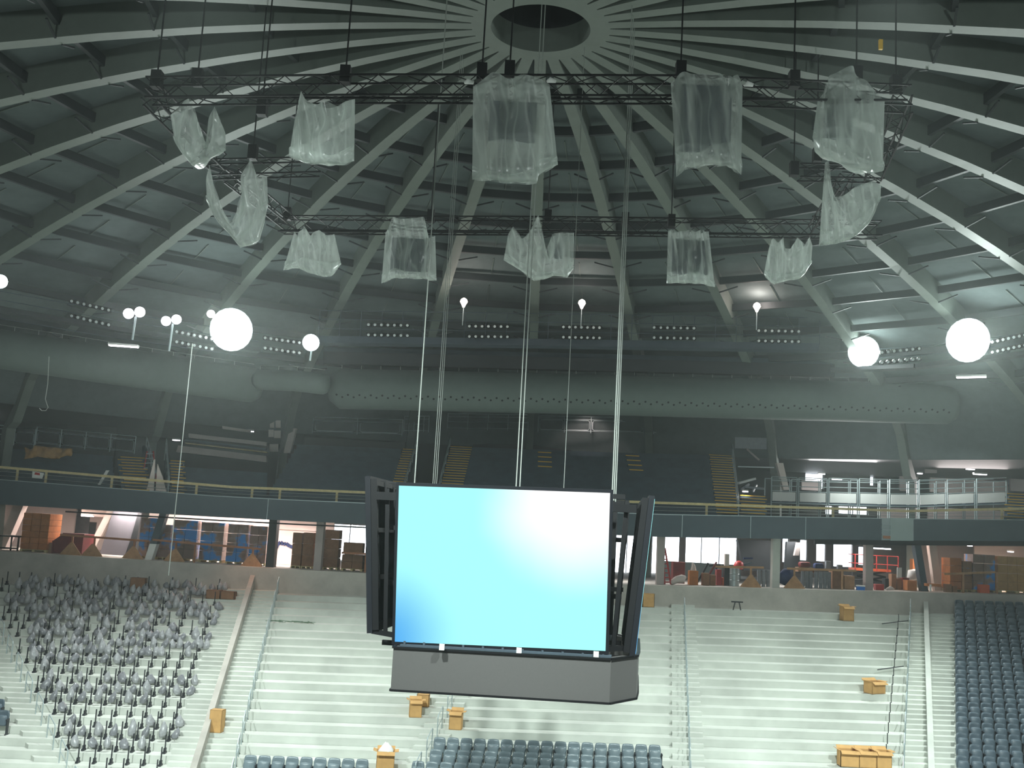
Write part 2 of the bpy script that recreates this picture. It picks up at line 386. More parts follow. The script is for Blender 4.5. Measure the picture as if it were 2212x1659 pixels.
def parapet(name, f, up, m, w=.12):
    mb = MB(); n = 12; ys = [57 - i*20/n for i in range(n+1)]
    for y in ys:
        x = f(y); z = zrow((56.5-y)/TD, x)
        for dx, dz in ((-w, -1.2), (w, -1.2), (w, up), (-w, up)): mb.v.append((x+dx, y, z+dz))
    for i in range(n):
        for j in range(4): mb.f.append((i*4+j, i*4+(j+1) % 4, (i+1)*4+(j+1) % 4, (i+1)*4+j))
    mb.f += [(0, 1, 2, 3), tuple(n*4+j for j in (3, 2, 1, 0))]
    return struct(mb.build(name, m))
parapet('wall_parapet_left', AL['W1'], .75, 'concrete_old')
parapet('wall_parapet_right', AL['W4'], .6, 'concrete')
# front wall of the far concourse
mb = MB(); xs = seg(-36, 36)
for a, b in zip(xs, xs[1:]): mb.box(a, b, 56.9, 57.3, zrow(0, a)-.6, zE(a), zrow(0, b)-.6, zE(b))
struct(mb.build('wall_concourse_front', 'concrete_old'))
mb = MB()
for a, b in zip(xs, xs[1:]): mb.box(a, b, 57.3, 78, zE(a)-.4, zE(a), zE(b)-.4, zE(b))
struct(mb.build('floor_concourse', 'concrete_old'))
mb = MB()
for a, b in zip(xs, xs[1:]): mb.box(a, b, 56.7, 57.0, zB(a), zT(a), zB(b), zT(b))
# fascia pieces: long dark panels with narrow joints, one pale unpainted panel
struct(mb.build('wall_fascia', 'fascia'))
xa, xb_, xc = at(1905, 1140, 56.65).x, at(1923, 1140, 56.65).x, at(1973, 1140, 56.65).x
struct(MB().box(xb_, xc, 56.62, 56.7, zB(xb_)-.02, zT(xb_)+.06, zB(xc)-.02, zT(xc)+.06).build('wall_fascia_panel', 'fascia_b'))
mb = MB().box(xa, xb_, 56.66, 56.71, zB(xa), zT(xa)+.04, zB(xb_), zT(xb_)+.04)
for i in range(1, 4):
    z = lerp(zB(xa), zT(xa), i/4.); mb.box(xa, xb_, 56.58, 56.68, z-.03, z+.03)
struct(mb.build('wall_fascia_gap', 'galv'))
struct(MB().box(xa+.06, xb_, 56.6, 56.66, zB(xa)+.1, zB(xa)+.3).build('wall_fascia_gap_patch', 'wood_red'))
mb = MB()
for a, b in zip(xs, xs[1:]): mb.bar((a, 56.7, zT(a)+.02), (b, 56.7, zT(b)+.02), .06, .04)
for px in (575, 1474, 1622, 1741): 
    x = at(px, 1130, 56.65).x; mb.box(x-.015, x+.015, 56.68, 56.71, zB(x), zT(x))
struct(mb.build('trim_90', 'galv'), 'thin pale metal strip along the top edge of the fascia')
mb = MB()
for a, b in zip(xs, xs[1:]):
    if b > at(240, 1110, 57).x and a < at(800, 1140, 57).x: mb.bar((a, 57.1, zB(a)-.17), (b, 57.1, zB(b)-.17), .08)
    if a > at(1640, 1160, 57).x: mb.bar((a, 57.1, zB(a)-.12), (b, 57.1, zB(b)-.12), .2, .28)
struct(mb.build('trim_91', 'black'), 'black pipe hung under the fascia')
# deck slab over the concourse
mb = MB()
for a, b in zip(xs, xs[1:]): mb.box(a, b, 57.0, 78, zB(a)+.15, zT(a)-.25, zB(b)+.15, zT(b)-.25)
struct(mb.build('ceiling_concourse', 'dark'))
# ------------------------------------------------------------------ placing things on the treads
def on_tread(px, py, back=.35):
    best = None
    for k in range(NROW):
        y = yrow(k)-TD+back if k else 56.0
        for it in range(1):
            p = at(px, py, y); z = zrow(k, p.x)
        e = abs(proj((p.x, y, z))[1]-py)
        if best is None or e < best[0]: best = (e, k, p.x, y, z)
    return best[1:]
# ------------------------------------------------------------------ folding seats
def shell(w, h, th, bulge, round_top, n=6, m=6):
    # a plastic shell in the x-z plane, bulging towards -y, corners rounded
    mb = MB(); fr = []; bk = []
    for j in range(m+1):
        v = j/m
        for i in range(n+1):
            u = -1 + 2*i/n; ww = w/2
            k = max(0, (v-.6)/.4); k2 = max(0, (.3-v)/.3)
            ww *= 1 - round_top*k**2.5*.35 - .16*k2**2
            x = u*ww; z = v*h - (abs(u)**3)*round_top*.07*h*(1 if v > .5 else 0)
            y = -bulge*(1-(u*u))*math.sin(math.pi*min(1, max(0, v*.8+.1))) 
            fr.append((x, y, z)); bk.append((x, y+th, z))
    mb.v = fr+bk; o = len(fr); q = n+1
    for j in range(m):
        for i in range(n):
            a = j*q+i; mb.f.append((a, a+1, a+q+1, a+q)); mb.f.append((o+a, o+a+q, o+a+q+1, o+a+1))
    for j in range(m): mb.f += [(j*q, (j+1)*q, o+(j+1)*q, o+j*q), (j*q+n, o+j*q+n, o+(j+1)*q+n, (j+1)*q+n)]
    for i in range(n): mb.f += [(i, o+i, o+i+1, i+1), (m*q+i, m*q+i+1, o+m*q+i+1, o+m*q+i)]
    return mb
def make_seat(m, name='folding_seat'):
    r = empty(name)
    b = shell(.465, .5, .035, -.05, .5); b.v = [(x, y+.1 + .12*z, z+.4) for x, y, z in b.v]; b.build('backrest', m, r, True)
    s = shell(.44, .4, .06, .06, .6); s.v = [(x, y-.02 + .05*z, z+.34) for x, y, z in s.v]; s.build('seat_pan', m, r, True)
    t = MB().box(.238, .272, -.06, .12, 0, .62).box(.235, .276, -.12, .16, 0, .05).box(.236, .274, -.14, .1, .56, .61); t.build('standard', 'standard', r)
    KIDS[r.name] = kids(r); return r
seat_proto = make_seat('seat'); seat_dark = make_seat('seat_dark'); used = {'a': 0, 'b': 0}
def put_seat(which, x, k, label, group, yoff=.5):
    y = yrow(k)-TD+yoff; z = zrow(k, x)
    pr = seat_proto if which == 'a' else seat_dark
    if not used[which]:
        used[which] = 1; o = pr; o.location = (x, y, z); o['label'] = label
    else: o = copy_tree(pr, (x, y, z), label=label)
    o['category'] = 'seat'; o['group'] = group; return o
ORD = ['top', 'second', 'third', 'fourth', 'fifth', 'sixth', 'seventh', 'eighth', 'ninth', 'tenth', 'eleventh', 'twelfth', 'thirteenth', 'fourteenth', 'fifteenth', 'sixteenth', 'seventeenth', 'eighteenth', 'nineteenth', 'twentieth', 'twenty-first', 'twenty-second', 'twenty-third', 'twenty-fourth', 'twenty-fifth']
for q, k in enumerate((18, 19, 20, 21)):
    ye = yrow(k)-.3
    xr = at(1416+q*2, 1600+q*20, ye).x; n = 17 if q < 2 else 18
    for i in range(n):
        lab = 'slate grey folding seat in the %s row of the block below the scoreboard' % ORD[q]
        if i == 0: lab = 'slate grey folding seat at the right end of the %s row below the scoreboard' % ORD[q]
        if i == n-1: lab = 'slate grey folding seat at the left end of the %s row below the scoreboard' % ORD[q]
        put_seat('a', xr - i*.512, k, lab, 'folding seats below the scoreboard')
for q, k in enumerate((20, 21)):
    ye = yrow(k)-.3; xl = at(540-q*4, 1630+q*18, ye).x; n = 9 if q == 0 else 11
    for i in range(n):
        lab = 'slate grey folding seat in the %s of the two rows at the bottom left' % ('upper', 'lower')[q]
        if i == 0: lab = 'grey folding seat at the left end of the %s bottom left row, beside the rail' % ('upper', 'lower')[q]
        if i == n-1: lab = 'grey folding seat at the right end of the %s bottom left row' % ('upper', 'lower')[q]
        put_seat('a', xl + i*.512, k, lab, 'folding seats at the bottom left')
for q, k in enumerate(range(0, 22)):
    ye = yrow(k)-.3; x0 = AL['A5R'](ye)+.35; n = 0
    while proj((x0 + n*.52, ye, zrow(k, x0)+.6))[0] < 2225: n += 1
    for i in range(n):
        lab = 'dark folding seat in the %s row of the block at the right edge' % ORD[q]
        if i == 0: lab = 'dark aisle seat in the %s row of the block at the right edge' % ORD[q]
        put_seat('b', x0 + i*.52, k, lab, 'folding seats at the right edge')
# a few seats of the block cut off by the left edge
for q, k in enumerate((16, 17, 18)):
    ye = yrow(k)-.3; x = AL['L0'](ye)-.35
    for i in range(5):
        if -14 < proj((x-i*.52, ye, zrow(k, x)+.5))[0] < 12:
            put_seat('b', x-i*.52, k, 'dark folding seat cut by the left edge, %s of its short column' % ('top', 'middle', 'bottom')[q], 'folding seats at the left edge')
# ------------------------------------------------------------------ left section: seat standards and film wrapped seats
post = MB().box(-.017, .017, -.03, .03, 0, .68).box(-.05, .05, -.14, .12, 0, .07).box(-.035, .035, -.08, .08, .07, .2).build('seat_standard', 'standard')
tag(post, None, 'seat post', 'bare seat standards in the left section')
def blob(seed, sx, sz):
    rnd = random.Random(seed); mb = MB(); n, m = 8, 6
    ph = [rnd.uniform(0, 6.28) for _ in range(4)]
    for j in range(m+1):
        t = j/m; zz = t*sz
        rad = math.sin(math.pi*(.12+.8*t))**.6 * (1-.45*t)
        for i in range(n):
            a = i*2*math.pi/n; rr = rad*(1 + .16*math.sin(3*a+ph[0]) + .1*math.sin(5*a+ph[1]+t*4) + rnd.uniform(-.07, .07))
            mb.v.append((rr*sx*math.cos(a) + .05*math.sin(ph[2]+t*3), rr*.2*math.sin(a)+.1*t, zz))
    k = len(mb.v); mb.v.append((rnd.uniform(-.08, .08), .1, sz*1.12))
    for j in range(m):
        for i in range(n): mb.f.append((j*n+i, j*n+(i+1) % n, (j+1)*n+(i+1) % n, (j+1)*n+i))
    mb.f.append(tuple(range(n-1, -1, -1)))
    for i in range(n): mb.f.append((m*n+i, m*n+(i+1) % n, k))
    mb.v = [(x, y, z+.16) for x, y, z in mb.v]
    return mb
blobs = [blob(s, *(d)).build('wrapped_seat', ('wrapseat', 'wrapseat_b')[s % 2], smooth=True) for s, d in enumerate(((.25, .5), (.28, .46), (.24, .58), (.3, .44), (.27, .54), (.23, .5)))]
SC = 3.463
full = lambda a, b: [(a, b)]
ROWS = [  # (crop x ranges that carry wrapped seats) read row by row
 [(190, 1700)], [(110, 190), (270, 350), (430, 640), (720, 800), (850, 960), (1010, 1110), (1190, 1540)], [(130, 200), (260, 330), (450, 520), (620, 930), (990, 1360)], [(0, 1670)], [(90, 490), (560, 760), (900, 1560)],
 [(180, 260), (330, 430), (520, 590), (670, 780), (940, 1180), (1440, 1570)], [(220, 290), (370, 480), (550, 640), (710, 790), (880, 990), (1030, 1100), (1180, 1260)], [(190, 320), (430, 600), (720, 800), (940, 1600)],
 [(190, 330), (420, 640), (700, 1500)], [(180, 290), (330, 460), (500, 560), (620, 1240), (1290, 1360)], [(190, 300), (300, 410), (480, 720), (760, 940)], [(170, 240), (260, 340), (390, 490)],
 [(300, 400), (500, 560), (690, 750), (870, 1460)], [(240, 1460)], [(270, 640), (660, 830), (860, 1060)], [(280, 340), (380, 440)], [(410, 470), (620, 680), (1010, 1070), (1240, 1290)],
 [(450, 1250)], [(370, 420), (470, 540), (600, 760), (800, 1000)], [(410, 490)], []]
nb = 0; npst = 0; bi = [0]*6
cands = []
for k in range(0, 21):
    ye = yrow(k)-TD+.42; xr = AL['S0R'](ye)-.25; xl = AL['L1'](ye)+.3; i = 0
    while xr - i*.615 > xl:
        x = xr - i*.615; z = zrow(k, x); px = proj((x, ye, z+.3))[0]
        if px > 4: cands.append((k, i, x, ye, z, px))
        i += 1
for k, i, x, ye, z, px in cands:
    cx = (px)*SC
    inr = any(a-20 <= cx <= b+20 for a, b in ROWS[k])
    rowname = ORD[k]
    if not (inr and (k + i) % 7 == 3 and k < 9) and npst < 300 and not (inr and k < 9 and i % 2):
        o = post if npst == 0 else post.copy()
        if npst: C.objects.link(o)
        o.location = (x, ye, z); npst += 1
        o['label'] = 'black bare seat standard bolted down in the %s row of the left section' % rowname
    for ex in (0, 1):
        if not inr or nb >= 298 or (ex and (k > 9 or (k*5+i*7) % 9 > 4)): continue
        v = (k*7 + i*3 + ex*2) % 6; o = blobs[v]
        if bi[v]: o = o.copy(); C.objects.link(o)
        bi[v] = 1; o.location = (x+.3 - ex*.3 + random.uniform(-.05, .05), ye-.02, z); o.rotation_euler = (0, 0, random.uniform(-.5, .5)); s = random.uniform(.7, .92); o.scale = (s, s, s*random.uniform(.9, 1.15))
        tag(o, 'folded seat wrapped in crumpled clear film in the %s row of the left section' % rowname, 'seat', 'film wrapped seats in the left section'); nb += 1
print('posts', npst, 'wrapped', nb)
# ------------------------------------------------------------------ aisle railings
def aisle_rail(name, f, ks, dx, label, h=.9, m='galv', step=2):
    for j, k in enumerate(ks):
        mb = MB(); y0 = yrow(k)-.5; y1 = yrow(k+1)-.5; a = Vector((f(y0)+dx, y0, zrow(k, f(y0)))); b = Vector((f(y1)+dx, y1, zrow(k+1, f(y1)+dx)))
        up = Vector((0, 0, h)); r = .022
        mb.tube([a, a+up*.93, a+up+(b-a)*.06, b+up+(a-b)*.06, b+up*.93, b], r, 6)
        mb.tube([a+up*.5, b+up*.5], r*.7, 6)
        o = mb.build('aisle_handrail', m)
        tag(o, label % ORD[j], 'handrail', name)
for nm, key, ks, dx, lb in (
  ('handrails along the aisle right of the left section', 'A1R', range(0, 24, 2), .05, 'galvanised handrail hoop, %s down the aisle right of the sloping parapet'),
  ('handrails along the middle right aisle', 'A3L', range(1, 24, 2), .65, 'galvanised handrail hoop, %s down the aisle right of the scoreboard'),
  ('handrails along the right aisle', 'A4L', range(0, 24, 2), .05, 'galvanised handrail hoop, %s down the aisle left of the right edge block'),
  ('handrails along the far left aisle', 'L0', range(7, 23, 2), .9, 'pale handrail hoop, %s down the far left aisle'),
  ('handrails along the aisle under the scoreboard', 'A2L', range(13, 24, 2), .75, 'pale handrail hoop, %s down the aisle under the scoreboard')):
    aisle_rail(nm, AL[key], list(ks), dx, lb)
# ------------------------------------------------------------------ upper deck
UN, UT, UR, UY = 12, .8, .345, 57.7
def zup(k, x): return zT(x) - .12 + UR*k
def uline(pf, pb):
    a, b = at(pf, 1068, 57.8).x, at(pb, 945, 67).x
    return lambda y: a + (b-a)*(y-57.8)/9.2
def deck(name, lf, rf, k0=0, k1=UN, m='deck', stair=False):
    mb = MB(); nose = MB()
    for k in range(k0, k1):
        y0 = UY + UT*k; y1 = y0+UT; n = max(1, int((rf(y0)-lf(y0))/4))
        for i in range(n):
            a0, b0 = lerp(lf(y0), rf(y0), i/n), lerp(lf(y0), rf(y0), (i+1)/n); a1, b1 = lerp(lf(y1), rf(y1), i/n), lerp(lf(y1), rf(y1), (i+1)/n)
            F6 = [(0,3,2,1),(4,5,6,7),(0,1,5,4),(1,2,6,5),(2,3,7,6),(3,0,4,7)]
            mb.add([(a0,y0,zup(k,a0)-.4),(b0,y0,zup(k,b0)-.4),(b1,y1,zup(k,b1)-.4),(a1,y1,zup(k,a1)-.4),(a0,y0,zup(k+1,a0)),(b0,y0,zup(k+1,b0)),(b1,y1,zup(k+1,b1)),(a1,y1,zup(k+1,a1))], F6)
            if stair:
                z0 = zup(k+1, a0); c = y0-.38
                mb.add([(a0,c,z0-.6),(b0,c,z0-.6),(b0,y0,z0-.6),(a0,y0,z0-.6),(a0,c,z0-UR/2),(b0,c,z0-UR/2),(b0,y0,z0-UR/2),(a0,y0,z0-UR/2)], F6)
                nose.box(a0, b0, c-.02, c+.05, z0-UR/2-.03, z0-UR/2+.012); nose.box(a0, b0, y0-.02, y0+.05, z0-.03, z0+.012)
    o = struct(mb.build(name, m))
    if stair: struct(nose.build('trim_nosing_' + name.split('_', 1)[1], 'yellow'), 'yellow nosing strips on the upper deck stair')
    return o
far = lambda x: (lambda y: x)
deck('floor_upper_far_left', far(-38), uline(246, 236), 0, 6)
deck('floor_upper_stair_far_left', uline(268, 246), uline(326, 292), 0, 6, stair=True)
deck('floor_upper_left_low', uline(400, 398), uline(576, 580), 0, 5)
deck('floor_upper_stair_left', uline(368, 366), uline(402, 392), 0, 6, stair=True)
deck('floor_upper_center_left', uline(576, 650), uline(840, 872), 0, 11)
deck('floor_upper_stair_center_left', uline(838, 876), uline(868, 902), 0, 11, stair=True)
deck('floor_upper_stair_center', uline(945, 976), uline(992, 1022), 0, UN, stair=True)
deck('floor_upper_center', uline(992, 1022), uline(1548, 1532))
deck('floor_upper_stair_right', uline(1548, 1532), uline(1594, 1580), 0, UN, stair=True)
deck('floor_upper_low_right', uline(1560, 1560), uline(1598, 1600), 0, 2)
deck('floor_upper_stair_right_low', uline(1598, 1604), uline(1654, 1654), 0, 4, stair=True)
deck('floor_upper_stair_far_right', uline(2168, 2180), uline(2235, 2245), 0, 5, stair=True)
for px, nm in ((1178, 'short'), (1368, 'short_right')):       # short entry steps at the back of the centre block
    mb = MB(); ns = MB()
    for k in range(8, 12):
        y0 = UY+UT*k; x = at(px, 950, 66).x; z = zup(k+1, x)
        mb.box(x-.42, x+.42, y0-.38, y0, z-.6, z-UR/2); ns.box(x-.42, x+.42, y0-.4, y0-.33, z-UR/2-.05, z-UR/2+.01)
    struct(mb.build('floor_upper_steps_'+nm, 'deck')); struct(ns.build('trim_nosing_steps_'+nm, 'yellow'), 'yellow nosing strips on short upper steps')
# side walls of the open slots between the deck blocks
def slotwall(name, f, k1, w=.08, h=.5, m='deck_tread'):
    mb = MB(); ys = [UY, UY+UT*k1]
    for y in ys:
        x = f(y); z = zup((y-UY)/UT, x)
        for dx, zz in ((-w, zT(x)-.3), (w, zT(x)-.3), (w, z+h), (-w, z+h)): mb.v.append((x+dx, y, zz))
    mb.f = [(0, 1, 2, 3), (7, 6, 5, 4), (0, 4, 5, 1), (1, 5, 6, 2), (2, 6, 7, 3), (3, 7, 4, 0)]
    return struct(mb.build(name, m))
slotwall('wall_slot_left', uline(330, 296), 7); slotwall('wall_slot_right', uline(366, 352), 6)
slotwall('wall_slot_center_left', uline(870, 905), 11, h=.3); slotwall('wall_slot_center', uline(943, 973), 11, h=.3)
# dark back walls behind the decks and at the outer line, with window openings
def wall_openings(name, y, z0, z1, holes, m, x0=-46., x1=46., th=.3):
    """holes: (px0, px1, py_top, py_bottom) read at depth y"""
    hs = []
    for a, b, t, u in holes:
        p, q = at(a, t, y), at(b, u, y); hs.append((p.x, q.x, min(z1-.02, at((a+b)/2, t, y).z), max(z0+.02, at((a+b)/2, u, y).z)))
    hs.sort(); mb = MB(); x = x0
    for a, b, t, u in hs:
        mb.box(x, a, y, y+th, z0, z1); mb.box(a, b, y, y+th, t, z1); mb.box(a, b, y, y+th, z0, u); x = b
    mb.box(x, x1, y, y+th, z0, z1)
    return struct(mb.build(name, m)), hs
LOWWIN = [(716, 792, 1132, 1214), (1322, 1420, 1150, 1240), (1436, 1470, 1150, 1225), (1478, 1592, 1150, 1228), (1690, 1704, 1160, 1216), (1728, 1744, 1165, 1212), (1762, 1784, 1168, 1214), (1800, 1842, 1168, 1226), (1854, 1872, 1180, 1222), (1886, 1928, 1182, 1192)]
UPWIN = [(1742, 1778, 1022, 1056), (1784, 1802, 1092, 1113), (1834, 1888, 1022, 1052), (1812, 1874, 1094, 1114), (1733, 1748, 1094, 1114)]
w, HL = wall_openings('wall_back', 77.0, -3.2, zB(0)+.9, LOWWIN, 'wallp')
w, HU = wall_openings('wall_back_upper', 76.9, 1.0, 8.2, [(1612, 1626, 1098, 1114), (1636, 1646, 1098, 1114)]+[(1740, 1780, 1018, 1056), (1784, 1800, 1090, 1112), (1812, 1876, 1092, 1112), (1880, 1890, 1024, 1050)], 'dark')
glass = bpy.data.materials.new('window_glass'); glass.use_nodes = True; nt = glass.node_tree; nt.nodes.clear()
o_ = nt.nodes.new('ShaderNodeOutputMaterial'); t_ = nt.nodes.new('ShaderNodeBsdfTransparent'); g_ = nt.nodes.new('ShaderNodeBsdfGlossy'); m_ = nt.nodes.new('ShaderNodeMixShader')
t_.inputs[0].default_value = (.96, .98, 1, 1); g_.inputs['Roughness'].default_value = .05; m_.inputs[0].default_value = .06
nt.links.new(t_.outputs[0], m_.inputs[1]); nt.links.new(g_.outputs[0], m_.inputs[2]); nt.links.new(m_.outputs[0], o_.inputs[0]); M['glass'] = glass
for i, (a, b, t, u) in enumerate(HL + HU):
    y = 77.1
    f = MB().box(a, b, y, y+.08, t-.06, t).box(a, b, y, y+.08, u, u+.06).box(a, a+.06, y, y+.08, u, t).box(b-.06, b, y, y+.08, u, t)
    n = int((b-a)/1.6)
    for j in range(1, n+1): x = a+(b-a)*j/(n+1); f.box(x-.03, x+.03, y, y+.08, u, t)
    fr = struct(f.build('window_%d' % (i+1), 'grey'))
    MB().box(a+.05, b-.05, y+.03, y+.04, u+.05, t-.05).build('window_pane', 'glass', fr)
mb = MB()   # dark screen wall right behind the top row of the seating deck
for (p, q) in ((-60, 236), (650, 872), (905, 975), (1022, 1580)):
    a, b = at(p, 930, 68).x, at(q, 930, 68).x; mb.box(a, b, 69.3, 69.5, zT(a)-.3, 7.6, zT(b)-.3, 7.6)
struct(mb.build('wall_deck_back', 'dark'))
# ------------------------------------------------------------------ guard rails
def guard(name, label, group, p, q, h=1.05, bays=3, frame=False, m='galv', r=.028):
    p, q = Vector(p), Vector(q); mb = MB(); up = Vector((0, 0, 1))
    for i in range(bays+1):
        a = p.lerp(q, i/bays); mb.tube([a, a+up*h], r, 6)
    mb.tube([p+up*h, q+up*h], r, 6); mb.tube([p+up*(h-.2), q+up*(h-.2)], r*.7, 6); mb.tube([p+up*.12, q+up*.12], r*.7, 6)
    if frame:
        for i in range(bays):
            a, b = p.lerp(q, (i+.06)/bays), p.lerp(q, (i+.94)/bays); c = .08
            pts = [a+up*(.18+c), a+up*(h-.26-c), a+(b-a)*.06+up*(h-.26), b+(a-b)*.06+up*(h-.26), b+up*(h-.26-c), b+up*(.18+c), b+(a-b)*.06+up*.18, a+(b-a)*.06+up*.18, a+up*(.18+c)]
            mb.tube(pts, r*.6, 5)
    else: mb.tube([p+up*(h*.5), q+up*(h*.5)], r*.6, 6)
    o = mb.build('guard_rail', m); return tag(o, label, 'railing', group)
g = 'metal guard rails behind the upper deck'
for (x0, y0, x1, y1, Y, bays, fr, lb) in (
  (-30, 956, 16, 958, 62.35, 1, 0, 'short guard rail on the upper deck cut by the left edge'),
  (29, 962, 73, 965, 62.35, 1, 1, 'square framed guard rail panel left of the tan tarp'),
  (76, 961, 290, 981, 62.35, 4, 1, 'long guard rail panel row above the tan tarp on the upper deck'),
  (674, 936, 868, 942, 66.6, 2, 1, 'guard rail on the upper deck just left of the stair beside the screen'),
  (872, 934, 925, 934, 67.5, 5, 0, 'close barred rail above the open slot over the scoreboard'),
  (966, 928, 1140, 931, 67.6, 4, 0, 'dim guard rail right of the hanging cable bundle'),
  (1162, 933, 1390, 938, 67.6, 4, 1, 'brightly lit four panel guard rail centred on the upper deck'),
  (1412, 938, 1580, 942, 67.6, 4, 0, 'dim guard rail right of the lit four panel rail')):
    guard('', lb, g, at(x0, y0, Y), at(x1, y1, Y), bays=bays, frame=bool(fr))
for lb, f, k1, nm in (('sloping handrail left of the red ladder', uline(335, 300), 7, 'a'), ('sloping handrail right of the white triangular panels', uline(362, 352), 7, 'b'),
   ('sloping mesh handrail left of the slot above the scoreboard', uline(868, 904), 11, 'c'), ('sloping handrail right of the slot above the scoreboard', uline(944, 974), 11, 'd'), ('sloping handrail along the yellow stair right of centre', uline(1596, 1582), 12, 'e')):
    mb = MB(); ya, yb = UY, UY+UT*k1; n = 6; pts = []
    for i in range(n+1):
        y = lerp(ya, yb, i/n); x = f(y); z = zup((y-UY)/UT, x); pts.append(Vector((x, y, z+1.0))); mb.tube([(x, y, z-.3), (x, y, z+1.0)], .028, 6)
    mb.tube(pts, .03, 6); mb.tube([p-Vector((0, 0, .4)) for p in pts], .02, 6); mb.tube([p-Vector((0, 0, .75)) for p in pts], .02, 6)
    tag(mb.build('sloping_handrail', 'galv'), lb, 'handrail')
# wooden guard rail along the front edge of the upper deck
rail_pts = [(-40, 1006), (0, 1009), (500, 1052), (793, 1064), (1420, 1086), (1960, 1104), (2100, 1101), (2240, 1098)]
tops = [at(px, py, 57.15) for px, py in rail_pts]
r = empty('timber_guard_rail', (0, 57.15, zT(0)))
tag(r, 'pale yellow timber guard rail with two wire lines along the front of the upper deck', 'railing')
mb = MB()
for a, b in zip(tops, tops[1:]): mb.bar(a, b, .06, .13)
mb.build('top_rail', 'wood', r).matrix_parent_inverse = Matrix.Translation(-r.location)
for px in (38, 100, 242, 425, 545, 605, 728, 1527, 1800, 2165):
    p = at(px, pl(rail_pts, px), 57.15); MB().box(p.x-.06, p.x+.06, 57.17, 57.23, zT(p.x)-.02, p.z).build('post', 'wood', r).matrix_parent_inverse = Matrix.Translation(-r.location)
for fz in (.36, .68):
    mb = MB(); mb.tube([Vector((p.x, p.y, lerp(zT(p.x), p.z, fz))) for p in tops], .013, 5); mb.build('wire', 'steel', r).matrix_parent_inverse = Matrix.Translation(-r.location)
# ------------------------------------------------------------------ upper deck clutter
def slab(name, quad, depth, m, label, cat, Y, Y2=None):
    """flat board whose four corners (px,py) sit at depth Y (and Y2 for the last two)"""
    v = [at(px, py, Y if i < 2 or Y2 is None else Y2) for i, (px, py) in enumerate(quad)]
    mb = MB().prism(v, (0, depth, 0)); o = mb.build(name, m)
    return tag(o, label, cat)
mb = MB(); n = 14    # tan tarp
top = [(56, 966), (68, 972), (72, 962), (100, 965), (130, 968), (157, 969)]; bot = [(54, 991), (70, 989), (80, 985), (105, 990), (130, 990), (146, 984)]
G = 20
for i in range(G+1):
    px = 54+(157-54)*i/G; a = at(px, pl(top, px), 59.6+.15*math.sin(i*1.3)); b = at(px-4 if i > 15 else px, pl(bot, px), 59.3+.1*math.sin(i*2.1))
    for j in range(5): mb.v.append(tuple(a.lerp(b, j/4) + Vector((0, .1*math.sin(i*.9+j), 0))))
for i in range(G):
    for j in range(4): mb.f.append((i*5+j, i*5+j+1, i*5+j+6, i*5+j+5))
o = mb.build('tarp', 'tarp', smooth=True); s = o.modifiers.new('thick', 'SOLIDIFY'); s.thickness = .05
tag(o, 'tan tarpaulin draped over the upper deck rows, far left', 'tarp')
r = tag(empty('red_ladder', at(322, 1035, 60)), 'red stepladder standing in the slot beside the white triangular panels', 'ladder')
Lp = [at(305, 1048, 59.9), at(318, 975, 60.5)]; Rp = [at(337, 1045, 59.9), at(331, 975, 60.5)]
inv = Matrix.Translation(-r.location)
for side in (Lp, Rp): MB().bar(side[0], side[1], .07).build('side_rail', 'red', r).matrix_parent_inverse = inv
for i in range(7):
    t = (i+.5)/7; MB().bar(Lp[0].lerp(Lp[1], t), Rp[0].lerp(Rp[1], t), .1, .05).build('rung', 'galv', r).matrix_parent_inverse = inv
slab('triangular_panel', [(316, 1060), (332, 1060), (335, 992), (333, 992)], .06, 'wallw', 'tall white triangular panel left of the dark post', 'panel', 57.4)
slab('triangular_panel', [(336, 1060), (359, 1062), (351, 1030), (340, 1002)], .06, 'wallw', 'tall white curved panel right of the dark post', 'panel', 57.4)
slab('leaning_board', [(211, 1047), (217, 1047), (236, 1016), (229, 1016)], .05, 'white', 'white board leaning behind the timber guard rail', 'board', 57.5)
o = slab('warning_sign', [(69, 1032), (91, 1034), (95, 1022), (70, 1018)], .02, 'white', 'white sign with a red patch hung on the rail wires at far left', 'sign', 57.12)
o2 = MB().prism([at(74, 1025, 57.1), at(86, 1027, 57.1), at(86, 1022, 57.1), at(76, 1020, 57.1)], (0, .01, 0)).build('red_patch', 'red', o)
# unfinished bay: stacked beams and boards
for i, (q, m, lb) in enumerate((
  ([(407, 936), (575, 955), (575, 963), (407, 945)], 'wallp', 'upper pale beam across the unfinished bay left of centre'),
  ([(385, 962), (575, 985), (575, 998), (380, 976)], 'wallp', 'lower pale beam across the unfinished bay left of centre'),
  ([(400, 956), (576, 976), (576, 978), (400, 958)], 'wood', 'thin lit timber along the lower pale beam'),
  ([(480, 920), (540, 929), (540, 934), (480, 926)], 'wallp', 'short pale duct piece above the beams in the unfinished bay'))):
    slab('beam', q, .25, m, lb, 'beam', 62.5+i*.05)
for i, (x0, y0, x1, y1, w) in enumerate(((583, 907, 592, 924, 'upper left'), (595, 908, 606, 924, 'upper right'), (580, 928, 591, 944, 'middle left'), (592, 930, 606, 946, 'middle right'), (582, 959, 601, 976, 'lowest'))):
    slab('wall_board', [(x0, y1), (x1, y1), (x1, y0), (x0, y0)], .05, 'wallw', 'cream board behind the unfinished bay, %s of five' % w, 'board', 66)
slab('painted_lit_foot', [(612, 978), (627, 978), (640, 925), (626, 925)], .4, 'wallw', 'cream slab painting the lit lower part of a leaning rib column, right of the five boards', 'column', 66.2)  # light on the grey rib painted as a separate cream slab
slab('truss_beam', [(400, 948), (575, 968), (575, 972), (400, 952)], .2, 'deck', 'dark beam between the two pale beams of the unfinished bay', 'beam', 63)
